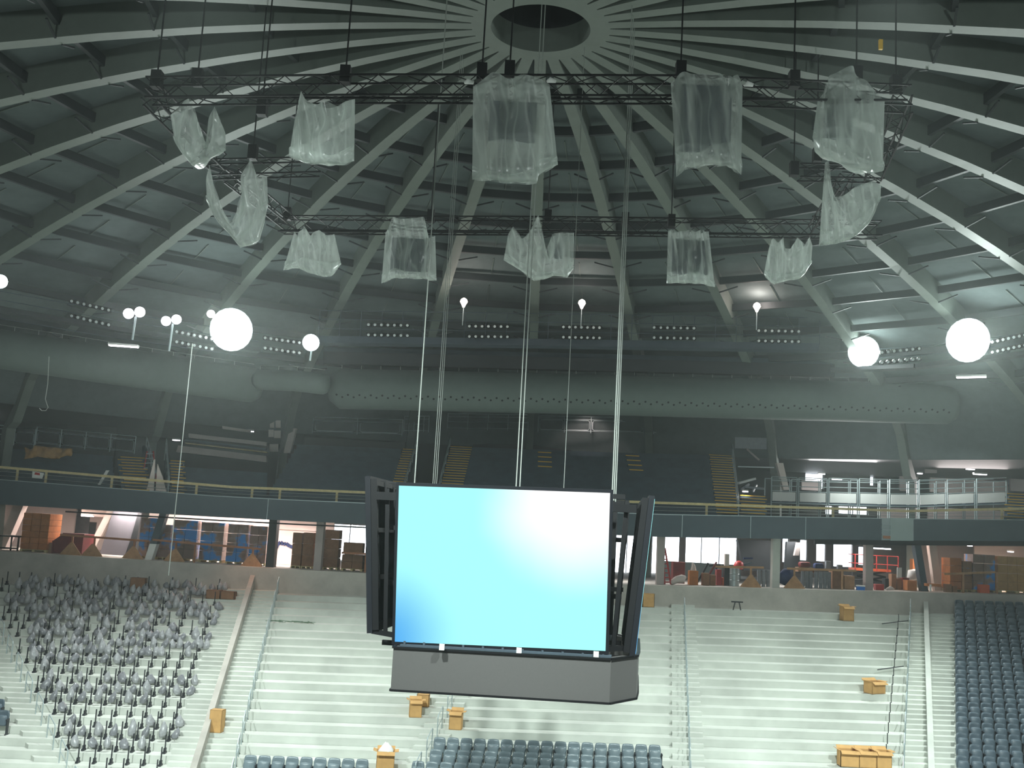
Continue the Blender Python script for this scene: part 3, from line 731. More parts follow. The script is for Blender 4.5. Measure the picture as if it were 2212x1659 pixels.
# right hand unfinished area: scaffold platform with guard rails
PZ = 60.0
plat = [(1664, 1060, 1086), (1723, 1062, 1088), (1788, 1063, 1090), (1854, 1064, 1092), (1920, 1066, 1094), (1984, 1067, 1095), (2045, 1066, 1093), (2108, 1064, 1091), (2176, 1062, 1089)]
for i in range(len(plat)-1):
    a, b = plat[i], plat[i+1]
    p = at(a[0], a[2], PZ); q = at(b[0], b[2], PZ); h = at(a[0], a[1], PZ).z - p.z
    r = tag(empty('scaffold_bay', p), 'galvanised scaffold bay with a white panel, %s from the left on the platform' % ORD[i].replace('top', 'first'), 'scaffold', 'scaffold bays of the right hand platform')
    inv = Matrix.Translation(-p)
    MB().box(p.x+.12, q.x-.12, PZ, PZ+.05, p.z+.12, p.z+h-.05, q.z+.12, q.z+h-.05).build('white_panel', 'white', r).matrix_parent_inverse = inv
    top = at(a[0], 1030 + (a[1]-1060), PZ).z - p.z
    for X in (p.x+.05, q.x-.05):
        for yy in (PZ, PZ+1.6): MB().tube([(X, yy, zT(X)+.02), (X, yy, p.z+top)], .035, 6).build('upright', 'galv', r).matrix_parent_inverse = inv
    for zz in (0, h, top, top-.2, top-.5): MB().tube([(p.x+.05, PZ-.02, p.z+zz), (q.x-.05, PZ-.02, q.z+zz)], .026, 6).build('rail', 'galv', r).matrix_parent_inverse = inv
    for zz in (top, 0): MB().tube([(p.x+.05, PZ+1.6, p.z+zz), (q.x-.05, PZ+1.6, q.z+zz)], .026, 6).build('rail', 'galv', r).matrix_parent_inverse = inv
    MB().box(p.x, q.x, PZ, PZ+1.7, p.z, p.z+.1, q.z, q.z+.1).build('deck_boards', 'deck', r).matrix_parent_inverse = inv
slab('painted_lit_rib_foot', [(1693, 1058), (1705, 1058), (1692, 1000), (1678, 1000)], .4, 'wallw', 'pale slab painting the lit foot of a leaning rib column above the scaffold', 'column', 62)  # lit end of the rib put in as a paler slab
slab('acoustic_board', [(1588, 968), (1656, 970), (1656, 946), (1588, 944)], .1, 'grey', 'grey panel hung beside the top of the right yellow stair', 'panel', 64)
slab('acoustic_board', [(1999, 1022), (2024, 1022), (2024, 996), (1999, 996)], .1, 'wallp', 'square tan panel hung in the dark above the right scaffold', 'panel', 68)
for i, (x0, y0, x1, y1) in enumerate(((1613, 970, 1640, 994), (1692, 972, 1712, 988), (1752, 974, 1780, 994), (1832, 980, 1850, 988))):
    mb = MB(); mb.bar(at(x0, y0, 66), at(x1, y1, 66), .1); tag(mb.build('brace', 'wallp'), 'bare diagonal brace under the dark roof, %s from the left' % ORD[i].replace('top', 'first'), 'brace')
mb = MB(); mb.bar(at(1594, 1008, 64), at(1672, 1010, 64), .06); tag(mb.build('cross_pipe', 'galv'), 'thin pipe crossing above the pile right of the right yellow stair', 'pipe')
for i, (x0, y0, x1, y1, w) in enumerate(((1594, 1044, 1630, 1034, .3), (1600, 1058, 1618, 1046, .1), (1626, 1062, 1634, 1048, .1), (1608, 1052, 1650, 1056, .16))):
    mb = MB(); mb.bar(at(x0, y0, 62), at(x1, y1, 62.4), w, .12); tag(mb.build('scrap_board', 'white' if i == 0 else 'grey'), 'scrap board in the pile right of the right yellow stair, %s' % ('long white one', 'short left one', 'short right one', 'lowest flat one')[i], 'board')
for i, (x0, y0, x1, y1, m, lb) in enumerate(((1732, 1040, 1775, 1058, 'wallw', 'white box behind the scaffold rail, left'), (1945, 1030, 1985, 1060, 'wallp', 'tan partition behind the scaffold rail'), (2012, 1040, 2180, 1062, 'wallw', 'long pinkish partition behind the right scaffold bays'), (2188, 1036, 2240, 1060, 'wallw', 'pinkish partition at the right edge of the upper level'), (2010, 1104, 2180, 1112, 'wallw', 'low pink partition under the right scaffold bays'), (1908, 1098, 1970, 1114, 'wallw', 'cream partition under the middle of the scaffold'))):
    p, q = at(x0, y1, 70), at(x1, y0, 70); tag(MB().box(p.x, q.x, 70+i*.1, 70.2+i*.1, min(p.z, zT(p.x)-.2) if y1 > 1095 else p.z, q.z).build('partition', m), lb, 'partition')
light('scaffold_fill', 'SPOT', at(1860, 1000, 57.5), 420, (.9, 1, .97), .3, at(1880, 1075, 60), math.radians(140), blend=1)  # added spots without fixtures to brighten the scaffold
light('scaffold_fill', 'SPOT', at(2080, 1000, 57.5), 200, (.9, 1, .97), .3, at(2080, 1075, 60), math.radians(120), blend=1)
# upper level dim interior lights
def lamp_strip(name, px, py, Y, L, m, label, rot=0, w=.14, energy=0, color=(1, .94, .96)):
    p = at(px, py, Y); r = tag(empty(name, p), label, 'light'); inv = Matrix.Translation(-p)
    d = Vector((math.cos(rot), math.sin(rot), 0))*L/2
    MB().bar(p-d, p+d, w, .05).build('tube', m, r).matrix_parent_inverse = inv
    h = Vector((0, 0, .06)); MB().bar(p-d*1.03+h, p+d*1.03+h, w*1.6, .08).build('housing', 'white', r).matrix_parent_inverse = inv
    if energy: light('strip_light', 'AREA', p-Vector((0, 0, .08)), energy, color, L, p-Vector((0, 0, 2)), size_y=.2)
    return r
for (px, py, Y, L, lb, e) in ((540, 932, 66, .45, 'tiny ceiling light over the unfinished bay, right one', 4), (381, 951, 66, .45, 'tiny ceiling light over the unfinished bay, left one', 4), (2096, 1014, 66, .5, 'small bright ceiling light above the right scaffold, upper one', 20), (2117, 1025, 66, .8, 'small bright ceiling light above the right scaffold, lower one', 20), (1987, 1023, 68, .3, 'tiny round light left of the square tan panel', 8), (1808, 1036, 68, .6, 'small light above the scaffold beside the white windows', 40), (1775, 1024, 68, .4, 'small light above the left scaffold bays', 20), (1610, 1062, 60, .3, 'small work light beside the low right stair', 6)):
    lamp_strip('ceiling_light', px, py, Y, L, 'lamp_mid', lb, energy=e)
light('upper_fill', 'AREA', at(1820, 1045, 66), 700, (1, .97, .95), 4, at(1820, 1100, 60))  # added area fills for the right upper level, no fixture behind them
light('upper_fill', 'AREA', at(2100, 1040, 66), 300, (1, .9, .87), 4, at(2100, 1100, 60))
light('rail_fill', 'SPOT', at(1270, 893, 66.0), 260, (1, .8, .75), .15, at(1270, 945, 67.4), math.radians(95))  # added spot, no fixture, brightening the centre guard rail
# ------------------------------------------------------------------ air ducts of perforated fabric
def duct(name, pts, r, label, holes=None, m='duct', n=32):
    P = [at(px, py, Y) for px, py, Y in pts]; o = empty(name, P[0]); inv = Matrix.Translation(-P[0]); tag(o, label, 'air duct')
    mb = MB()
    # resample
    Q = []
    for a, b in zip(P, P[1:]):
        L = max(1, int((b-a).length/1.2)); Q += [a.lerp(b, i/L) for i in range(L)]
    Q.append(P[-1]); d0 = (Q[0]-Q[1]).normalized(); d1 = (Q[-1]-Q[-2]).normalized()
    path = [Q[0]+d0*.5*r]+Q+[Q[-1]+d1*.35*r, Q[-1]+d1*.5*r]; rs = [r*.6]+[r]*len(Q)+[r*.8, r*.3]
    mb.tube(path, rs, n); mb.build('fabric_tube', m, o, True).matrix_parent_inverse = inv
    if holes:
        hb = MB(); step = .31; L = sum((b-a).length for a, b in zip(P, P[1:])); s = 0
        k = 0
        while s < L:
            t = s; 
            for a, b in zip(P, P[1:]):
                if t <= (b-a).length: break
                t -= (b-a).length
            c = a.lerp(b, t/(b-a).length); an = holes[0] + (holes[1] if k % 2 else 0)
            q = c + Vector((0, -math.cos(an)*(r+.004), -math.sin(an)*(r+.004))); u = (b-a).normalized(); v = Vector((0, math.sin(an), -math.cos(an)))
            hb.add([q + u*(.062*math.cos(w*math.pi/3)) + v*(.062*math.sin(w*math.pi/3)) for w in range(6)], [(0, 1, 2, 3, 4, 5)]); s += step; k += 1
        hb.build('outlet_holes', 'hole', o).matrix_parent_inverse = inv
    rb = MB()      # suspension line with short hangers on top of the tube
    top = [p+Vector((0, 0, r+.22)) for p in P]; rb.tube(top, .012, 4)
    for a, b in zip(P, P[1:]):
        nn = max(1, int((b-a).length/1.05))
        for i in range(nn): c = a.lerp(b, i/nn); rb.tube([c+Vector((0, 0, r-.02)), c+Vector((0, 0, r+.22))], .014, 4)
    rb.build('suspension_line', 'steel', o).matrix_parent_inverse = inv
    return o
duct('air_duct', [(735, 840, 58), (1200, 850, 58), (2045, 873, 58)], 1.12, 'long grey perforated fabric air duct spanning above the upper deck', (.42, .12))
duct('air_duct', [(-80, 742, 52), (180, 780, 54), (370, 808, 57), (545, 832, 60)], 1.0, 'grey perforated fabric air duct curving in from the left edge', (.45, .3))
duct('duct_elbow', [(560, 820, 57), (640, 823, 56.4), (700, 830, 56.2)], .56, 'short lit duct section under the left work lights')
# ------------------------------------------------------------------ catwalk with its rails and light banks
cw = [(-80, 640, 44), (250, 712, 48), (520, 752, 52), (700, 735, 54), (1200, 742, 54), (1760, 752, 54), (1900, 800, 53), (2260, 776, 46)]
cwm = [(690, 736, 54), (1200, 743, 54), (1765, 752, 54)]
r = empty('catwalk', at(1200, 743, 54)); inv = Matrix.Translation(-r.location); tag(r, 'dark steel catwalk with pipe rails running across under the far roof', 'catwalk')
P = [at(*p) for p in cwm]; mb = MB()
for a, b in zip(P, P[1:]): mb.bar(a, b, .9, .35)
mb.build('walkway', 'deck_tread', r).matrix_parent_inverse = inv
mb = MB()
for dz in (.55, 1.05, 1.5):
    mb.tube([p+Vector((0, -.45, dz)) for p in P], .02, 5)
for i in range(25):
    a = P[0].lerp(P[2], i/24); mb.tube([a+Vector((0, -.45, .1)), a+Vector((0, -.45, 1.5))], .02, 5)
mb.build('rails', 'deck_tread', r).matrix_parent_inverse = inv
r = empty('catwalk', at(300, 735, 49)); inv = Matrix.Translation(-r.location); tag(r, 'dark sloping catwalk with pipe rails at the left, behind the twin work lights', 'catwalk')
P = [at(-80, 655, 46.5), at(250, 712, 50.5), at(560, 757, 53.5)]; mb = MB()
for a, b in zip(P, P[1:]): mb.bar(a, b, .7, .22)
mb.build('walkway', 'dark', r).matrix_parent_inverse = inv
mb = MB()
for dz in (-.45, .4, .8): mb.tube([p+Vector((0, -.35, dz)) for p in P], .018, 5)
mb.build('rails', 'deck_tread', r).matrix_parent_inverse = inv
r = empty('catwalk', at(1990, 790, 50)); inv = Matrix.Translation(-r.location); tag(r, 'dark catwalk behind the two great floodlights at the right', 'catwalk')
P = [at(1800, 800, 55.5), at(1980, 792, 52.5), at(2290, 756, 49)]; mb = MB()
for a, b in zip(P, P[1:]): mb.bar(a, b, .7, .2)
mb.build('walkway', 'dark', r).matrix_parent_inverse = inv
mb = MB()
for dz in (.5, .95): mb.tube([p+Vector((0, -.35, dz)) for p in P], .018, 5)
mb.build('rails', 'deck_tread', r).matrix_parent_inverse = inv
for i, (y, th) in enumerate(((782, .5), (765, .25))):
    mb = MB(); mb.bar(at(700, y-8, 58), at(1800, y+20, 58), th, th*1.4); tag(mb.build('roof_girder', ('dark', 'deck_tread')[i]), 'dark horizontal girder above the long air duct, %s' % ('lower one', 'upper one')[i], 'beam')
def bank(px, py, w, slope, Y, label, rowgap=20):
    p = at(px, py, Y); r = tag(empty('light_bank', p), label, 'light', 'banks of small lamps on the catwalk'); inv = Matrix.Translation(-p)
    fb = MB(); k = 0
    for row in (-1, 1):
        for i in range(7):
            t = (i-3)/3; c = at(px + t*w/2, py + t*slope*w/2 + row*rowgap/2, Y)
            n = Vector((0, -1, -.35)).normalized()
            hb = MB(); hb.tube([c - n*.16, c, c + n*.06], [.06, .11, .115], 10, False); hb.build('lamp_head', 'black', r).matrix_parent_inverse = inv
            lb = MB(); lb.tube([c + n*.02, c + n*.045], [.075, .05], 8); lb.build('lens', 'lens', r).matrix_parent_inverse = inv
        a = at(px-w/2-4, py - slope*(w/2+4) + row*rowgap/2, Y+.25); b = at(px+w/2+4, py + slope*(w/2+4) + row*rowgap/2, Y+.25); fb.bar(a, b, .07, .2)
    fb.build('frame', 'black', r).matrix_parent_inverse = inv
for (px, py, w, s, Y, lb) in ((838, 713, 84, .02, 53.4, 'bank of fourteen small lamps, leftmost on the straight catwalk'), (1055, 716, 82, .01, 53.4, 'bank of fourteen small lamps below the left warm bulb'),
  (1256, 718, 78, .02, 53.4, 'bank of small lamps below the middle warm bulb'), (1456, 719, 86, .02, 53.4, 'bank of fourteen small lamps right of the middle warm bulb'), (1682, 726, 86, .02, 53.4, 'bank of fourteen small lamps below the right warm bulb'),
  (195, 676, 80, .24, 49, 'dim bank of small lamps at far left on the sloping catwalk'), (420, 735, 76, .2, 50, 'bank of small lamps just left of the great left floodlight'), (610, 746, 74, .14, 52, 'bank of small lamps right of the great left floodlight'),
  (1945, 768, 80, -.1, 51, 'bank of small lamps between the two great right floodlights'), (2178, 742, 70, -.22, 48, 'bank of small lamps at the right edge')):
    bank(px, py, w, s, Y, lb, 32 if px == 195 else 22)
# ------------------------------------------------------------------ floodlights and bulbs
def flood(px, py, Y, R, m, label, energy, color, drop=.9, twin=False, stem=True, yoff=-1.1):  # great heads are oversized: their glass also stands for the glare
    p = at(px, py, Y); r = tag(empty('floodlight', p), label, 'light'); inv = Matrix.Translation(-p)
    heads = [0] if not twin else [-R*.75, R*.75]
    for hx in heads:
        rr = R if not twin else R*.72; c = p + Vector((hx, 0, .1 if hx > 0 else 0)); n = Vector((0, -1, -.25)).normalized()
        mb = MB(); mb.tube([c - n*rr*1.1, c - n*rr*.9, c - n*rr*.3, c+n*.05], [rr*.25, rr*.4, rr*.85, rr*1.02], 20, False); mb.build('reflector', 'grey', r, True).matrix_parent_inverse = inv
        lb = MB(); lb.tube([c - n*.02, c + n*.06, c+n*(.06+rr*.35), c+n*(.06+rr*.5)], [rr*.97, rr*.95, rr*.66, rr*.1], 20); lb.build('lamp_glass', m, r, True).matrix_parent_inverse = inv
    if stem: mb = MB(); mb.tube([p + Vector((.05, .1, -.1)), p + Vector((.0, .1, -drop))], .05, 6); mb.build('stem', 'galv', r).matrix_parent_inverse = inv
    if energy:
        light('floodlight_lamp', 'SPOT', p + Vector((0, yoff, -.1)), energy*1.6, color, .4, p + Vector((-p.x*.25, -14, -12)), math.radians(150), blend=.7)
        light('floodlight_spill', 'POINT', p + Vector((0, yoff, -.1)), energy*.05, color, .4)
    return r
flood(500, 712, 50, 1.02, 'lamp_hot', 'great glaring floodlight at the left', 5200, COOL)
flood(1865, 760, 54, .8, 'lamp_hot', 'great glaring floodlight over the right end of the long duct', 3600, COOL, yoff=-.8)
flood(2090, 735, 48, 1.0, 'lamp_hot', 'greatest glaring floodlight near the right edge', 6000, COOL)
flood(672, 740, 52, .42, 'lamp_hot', 'oval floodlight over the short lit duct section', 1300, (1, 1, 1))
flood(290, 678, 48, .34, 'lamp_mid', 'twin headed work light on a stem, left of the two twin lights', 500, (1, .96, 1), twin=True, drop=1.2)
flood(370, 694, 49, .32, 'lamp_mid', 'twin headed work light on a stem, right of the two twin lights', 500, (1, .96, 1), twin=True, drop=1.4)
flood(456, 678, 52, .2, 'lamp_mid', 'small round work light beside the great left floodlight', 100, (1, .95, .92), stem=False)
flood(2, 608, 42, .28, 'lamp_hot', 'work light cut by the left edge', 500, COOL, stem=False)
for px, py, w in ((1002, 652, 'left'), (1257, 655, 'middle'), (1635, 662, 'right')):
    p = at(px, py, 52); r = tag(empty('bulb_lamp', p), 'small warm bare bulb on a pole under the far roof, %s of three' % w, 'light', 'warm bulbs under the far roof'); inv = Matrix.Translation(-p)
    mb = MB(); mb.tube([p+Vector((0, 0, -.28)), p+Vector((0, 0, -.16)), p+Vector((0, 0, 0)), p+Vector((0, 0, .12)), p+Vector((0, 0, .2))], [.05, .1, .19, .15, .04], 12); mb.build('bulb', 'lamp_warm', r, True).matrix_parent_inverse = inv
    mb = MB(); mb.tube([p+Vector((0, 0, -.28)), p+Vector((0, 0, -1.2))], .025, 6); mb.build('pole', 'galv', r).matrix_parent_inverse = inv
    light('bulb_light', 'POINT', p+Vector((0, -.3, .1)), 90, (1, .82, .76), .15)
lamp_strip('fluorescent_strip', 267, 748, 50, 1.35, 'tube', 'pink white fluorescent strip hanging in the dark at the left', rot=.1, w=.22, energy=60)
lamp_strip('fluorescent_strip', 2098, 815, 50, 1.3, 'tube', 'white fluorescent strip below the greatest right floodlight', rot=-.5, w=.2, energy=60)
# ------------------------------------------------------------------ lighting rig trusses
def truss(P, Q, s, label, name='lighting_truss', m='black', bay=.55):
    P, Q = Vector(P), Vector(Q); d = (Q-P); L = d.length; d.normalize(); side = d.cross(Vector((0, 0, 1))).normalized(); up = side.cross(d)
    mb = MB(); cs = [side*(a*s/2) + up*(b*s/2) for a, b in ((-1, -1), (1, -1), (1, 1), (-1, 1))]
    for c in cs: mb.bar(P+c, Q+c, .042)
    n = max(2, int(L/bay))
    for f in range(4):
        a, b = cs[f], cs[(f+1) % 4]
        for i in range(n):
            t0, t1 = L*i/n, L*(i+1)/n; s0, s1 = (a, b) if i % 2 else (b, a); mb.bar(P+d*t0+s0, P+d*t1+s1, .02)
    return tag(mb.build(name, m, loc=P), label, 'truss')
FL, FR_, BL, BR = at(322, 197, 24.2), at(1960, 214, 24.6), at(600, 487, 35), at(1905, 505, 35)
FM = at(1140, 193, 24)
FL1 = at(820, 192, 24)
truss(FL, FL1, .5, 'black lighting truss from the left corner of the rig to the upper middle')
truss(FL1, at(1500, 194, 24.2), .5, 'black lighting truss behind the great central plastic sheet')
truss(at(1500, 194, 24.2), FR_, .5, 'black lighting truss running to the right corner of the rig')
truss(at(610, 486, 35), at(1200, 488, 35), .5, 'black far truss of the rig, left half')
truss(at(1200, 488, 35), at(1900, 497, 35), .5, 'black far truss of the rig, right half')
truss(FL + Vector((0, .3, 0)), at(470, 350, 29), .45, 'black side truss of the rig behind the leftmost sheet')
truss(at(455, 366, 29.2), at(690, 360, 30), .45, 'short cluttered black truss between the left sheets')
truss(at(500, 380, 30), at(630, 486, 35), .4, 'black side truss of the rig down to its far left corner')
truss(FR_ + Vector((0, .3, 0)), at(1885, 375, 29.5), .45, 'black side truss of the rig at the right')
truss(at(1725, 372, 30), at(1905, 376, 30), .4, 'short black truss between the two right sheets')
truss(at(1830, 390, 30), at(1760, 500, 35), .4, 'black side truss of the rig down to its far right corner')
# secondary grid pipes
for i, (a, b, lb) in enumerate(((at(322, 210, 24), at(1960, 216, 24), 'long thin pipe hung under the near truss'), (at(600, 499, 34.6), at(1900, 508, 34.6), 'long thin pipe hung under the far truss'))):
    mb = MB(); mb.tube([a, b], .03, 6); tag(mb.build('hanging_pipe', 'black'), lb, 'pipe')
# hoist chains from roof to rig
for i, (px, py, Y) in enumerate(((337, 190, 24.3), (425, 185, 25), (565, 250, 26), (745, 180, 24), (1040, 175, 24), (1100, 170, 24), (1470, 170, 24.2), (1715, 190, 24.5), (1850, 180, 25), (1935, 200, 24.8), (930, 480, 35), (1183, 480, 35), (1450, 490, 35), (1715, 380, 30), (1765, 350, 30), (545, 345, 29), (620, 475, 34.8), (1350, 486, 35))):
    p = at(px, py, Y); r = math.hypot(p.x, p.y-DY); top = Vector((p.x, p.y, domez(r)+.3))
    q = tag(empty('hoist', p), 'black chain hoist between roof and rig at %s' % ('the near left corner', 'the leftmost sheet', 'the far side of the leftmost sheet', 'the second sheet', 'the left tie of the great central sheet', 'the middle of the great central sheet', 'the sheet right of centre', 'the near truss beside the right sheet', 'the great right sheet', 'the near right corner', 'the far truss above the tall square sheet', 'the far truss above the many peaked sheet', 'the far truss above the square right sheet', 'the short right truss, left end', 'the peak of the right U shaped sheet', 'the short left truss', 'the far left corner', 'the far truss right of centre')[i], 'hoist', 'chain hoists of the lighting rig'); inv = Matrix.Translation(-p)
    mb = MB(); mb.tube([p, top], .022, 5); mb.build('chain', 'black', q).matrix_parent_inverse = inv
    MB().box(p.x-.12, p.x+.12, p.y-.12, p.y+.12, p.z, p.z+.42).build('motor', 'black', q).matrix_parent_inverse = inv
# ------------------------------------------------------------------ polythene sheets draped over the rig
def sheet(top, bot, Y, label, seed=0, depth=.45, fold=.1, nf=2.6, pouch=.16, box=True):
    """closed bag: the film falls in front, gathers in a pouch at the bottom and rises behind"""
    rnd = random.Random(seed); nu, nv = 44, 16; ph = [rnd.uniform(0, 6.28) for _ in range(6)]
    def param(P, t):
        L = [0]
        for a, b in zip(P, P[1:]): L.append(L[-1] + math.hypot(b[0]-a[0], b[1]-a[1]))
        s = t*L[-1]
        for i in range(len(P)-1):
            if s <= L[i+1] or i == len(P)-2:
                q = (s-L[i])/max(1e-6, L[i+1]-L[i]); q = min(1, max(0, q)); return (lerp(P[i][0], P[i+1][0], q), lerp(P[i][1], P[i+1][1], q))
    c = at(sum(p[0] for p in top+bot)/len(top+bot), sum(p[1] for p in top+bot)/len(top+bot), Y)
    mb = MB()
    for i in range(nu+1):
        u = i/nu; a = param(top, u); b = param(bot, u)
        edge = min(1, 6*u, 6*(1-u))
        for j in range(2*nv+1):
            v = j/nv if j <= nv else 2-j/nv; front = j <= nv
            px, py = lerp(a[0], b[0], v), lerp(a[1], b[1], v)
            w = math.sin(math.pi*min(1, v*1.0)*.5)
            f = fold*(math.sin(u*nf*6.28 + ph[0] + 1.6*v) + .6*math.sin(u*nf*10.1+ph[1]-v*3.3)*(1-.7*v) + .5*math.sin(u*9+v*7+ph[2]))*(.35+.65*(1-v*.4))
            f += .05*math.sin(10*(u+v*.9)+ph[4])*math.sin(5*v+ph[3])
            dd = depth*edge*(.35+.65*w)
            if not front:
                f = -f*.6 + .04*math.sin(11*u+ph[5])
                py = lerp(a[1] + rnd.uniform(0, .0), b[1], v)
            # pouch: film is gathered near the bottom
            y = Y + (-dd/2 if front else dd/2)*(1 if v < .97 else .45) + f*edge
            p = at(px, py, Y); k = y/Y
            mb.v.append((p.x, y, p.z))
    m = 2*nv+1
    for i in range(nu):
        for j in range(m-1): mb.f.append((i*m+j, i*m+j+1, (i+1)*m+j+1, (i+1)*m+j))
    o = mb.build('plastic_sheet', 'film', smooth=True, loc=c)
    tag(o, label, 'plastic sheet', 'polythene sheets hanging from the rig')
    # the gathered hem: a second fold of film along the bottom
    hb = MB(); hv = 5
    for i in range(nu+1):
        u = i/nu; a = param(top, u); b = param(bot, u)
        L_ = max(1, math.hypot(b[0]-a[0], b[1]-a[1])); hh = min(.6, pouch*(1+.25*math.sin(u*7+ph[2])))
        for j in range(hv+1):
            v = 1 - hh*j/hv; p = at(lerp(a[0], b[0], v), lerp(a[1], b[1], v), Y)
            hb.v.append((p.x, Y - .12*math.sin(math.pi*j/hv) + .04*math.sin(u*23+j), p.z))
    for i in range(nu):
        for j in range(hv): q = i*(hv+1)+j; hb.f.append((q, q+1, q+hv+2, q+hv+1))
    h = hb.build('gathered_hem', 'film', o, True, loc=c); h.matrix_parent_inverse = Matrix.Translation(-c)
    return o
ob = 'sheet of clear plastic'
sheet([(368, 249), (404, 215), (410, 209), (440, 300), (452, 325), (458, 250), (463, 228), (487, 288)], [(378, 308), (398, 338), (418, 361), (440, 352), (455, 342), (470, 334), (480, 330), (488, 325)], 24.9, 'leftmost hanging plastic sheet, a V shape with two peaks', 1, pouch=.3)
sheet([(636, 262), (652, 200), (662, 220), (690, 228), (730, 228), (745, 218), (767, 214)], [(624, 338), (640, 346), (655, 352), (690, 357), (720, 358), (745, 357), (765, 348)], 23.7, 'plastic sheet with a pale pouch at its bottom, second in the near row', 2, pouch=.24)
sheet([(1022, 186), (1062, 166), (1100, 169), (1150, 166), (1187, 182)], [(1020, 388), (1060, 392), (1130, 399), (1160, 396), (1163, 380), (1205, 356)], 23.3, 'largest hanging plastic sheet, in the middle of the near row', 3, nf=2.2, pouch=.12, depth=.6)
sheet([(1449, 180), (1465, 165), (1520, 163), (1590, 166), (1604, 186)], [(1461, 382), (1478, 368), (1530, 357), (1575, 362), (1590, 372), (1601, 378)], 23.6, 'square hanging plastic sheet right of centre in the near row', 4, pouch=.22, depth=.6)
sheet([(1766, 217), (1781, 200), (1790, 164), (1840, 149), (1872, 192), (1911, 217)], [(1755, 298), (1768, 325), (1783, 341), (1833, 365), (1873, 375), (1907, 370)], 24.1, 'big bell shaped plastic sheet at the right end of the near row', 5, pouch=.2, depth=.7)
sheet([(445, 390), (452, 355), (462, 401), (480, 455), (502, 485), (522, 420), (523, 385), (542, 345), (556, 385), (577, 381)], [(447, 437), (460, 462), (475, 485), (495, 505), (519, 535), (535, 532), (545, 530), (559, 522), (566, 495), (579, 445)], 28.9, 'hanging plastic sheet sagging in a deep U, below the leftmost one', 6, pouch=.3)
sheet([(636, 500), (645, 513), (657, 488), (672, 512), (690, 497), (708, 512), (722, 505)], [(612, 584), (632, 580), (648, 581), (672, 592), (700, 598), (716, 598), (737, 570)], 34.3, 'crumpled plastic sheet at the left end of the far truss', 7, pouch=.3)
sheet([(833, 502), (850, 473), (917, 472), (926, 514), (940, 510)], [(824, 612), (855, 601), (915, 603), (930, 606), (943, 606)], 34.3, 'tall square plastic sheet on the left of the far truss', 8, pouch=.15)
sheet([(1098, 505), (1108, 490), (1128, 518), (1145, 500), (1163, 464), (1180, 540), (1193, 508), (1215, 503), (1240, 503)], [(1088, 562), (1108, 574), (1125, 585), (1140, 598), (1155, 608), (1180, 602), (1195, 596), (1225, 600), (1239, 580)], 34.3, 'plastic sheet with several sharp peaks in the middle of the far truss', 9, pouch=.2)
sheet([(1443, 498), (1470, 499), (1500, 500), (1531, 501)], [(1440, 612), (1470, 612), (1510, 613), (1544, 620)], 34.3, 'square plastic sheet right of centre on the far truss', 10, pouch=.18)
sheet([(1660, 540), (1668, 515), (1680, 525), (1693, 512), (1695, 538), (1706, 542), (1723, 512), (1738, 532), (1748, 512), (1755, 530)], [(1650, 592), (1655, 600), (1662, 607), (1672, 614), (1690, 609), (1705, 606), (1718, 604), (1727, 602), (1738, 592), (1752, 570)], 34.3, 'small scalloped plastic sheet at the right end of the far truss', 11, pouch=.2)
sheet([(1782, 352), (1788, 347), (1800, 430), (1815, 429), (1845, 405), (1885, 393), (1903, 400)], [(1769, 532), (1778, 530), (1800, 528), (1830, 520), (1852, 508), (1875, 485), (1902, 430)], 29.6, 'hanging plastic sheet sagging in a lopsided U under the big bell shaped one', 12, pouch=.24)
# tied corners of the great central sheet
for px, py, w in ((1014, 180, 'left'), (1192, 177, 'right'), (1618, 185, 'far right')):
    p = at(px, py, 23.7); mb = MB(); mb.tube([p+Vector((-.12, 0, 0)), p+Vector((-.04, 0, .05)), p+Vector((.1, 0, .02))], [.03, .07, .04], 7); tag(mb.build('film_knot', 'white', smooth=True), 'knotted %s end of film tied to the near truss' % w, 'plastic sheet')
# things under the film: dark video panels
for (x0, y0, x1, y1, Y, lb) in ((1055, 225, 1160, 300, 23.5, 'dark panel inside the largest plastic sheet'), (1468, 190, 1580, 325, 23.8, 'dark panel inside the square sheet right of centre of the near row'), (1785, 215, 1840, 300, 24.5, 'dark panel inside the big bell shaped sheet'), (843, 518, 920, 588, 34.5, 'dark panel inside the tall square sheet of the far truss'), (1450, 522, 1532, 590, 34.5, 'dark panel inside the square sheet of the far truss'), (1195, 512, 1218, 560, 34.6, 'dark panel behind the many peaked sheet')):
    p, q = at(x0, y1, Y), at(x1, y0, Y); tag(MB().box(p.x, q.x, Y-.08, Y+.14, p.z, q.z).build('speaker_panel', 'deck_tread'), lb, 'panel')
tag(MB().box(*[c for c in (at(1902, 97, 27).x-.05, at(1902, 97, 27).x+.05, 26.95, 27.02, at(1902, 97, 27).z-.14, at(1902, 97, 27).z+.14)]).build('tag_strip', 'yellow'), 'small yellow tag hanging high at the right under the roof', 'tag')
# ------------------------------------------------------------------ centre hung scoreboard
SB = Vector((.02, 29.3, 0)); SA = -math.radians(6.5)
def sbw(x, y, z):   # scoreboard frame to world
    c, s = math.cos(SA), math.sin(SA); return Vector((SB.x + x*c - y*s, SB.y + x*s + y*c, z))
root = empty('scoreboard', SB); tag(root, 'centre hung scoreboard with a glowing cyan video screen above a dark grey ring', 'scoreboard'); inv = Matrix.Translation(-root.location)
def sbpart(mb, name, m, parent=root, smooth=False):
    o = mb.build(name, m, parent, smooth); o.matrix_parent_inverse = inv if parent is root else Matrix.Identity(4); return o
D1 = 3.35
yc = SB.y - D1
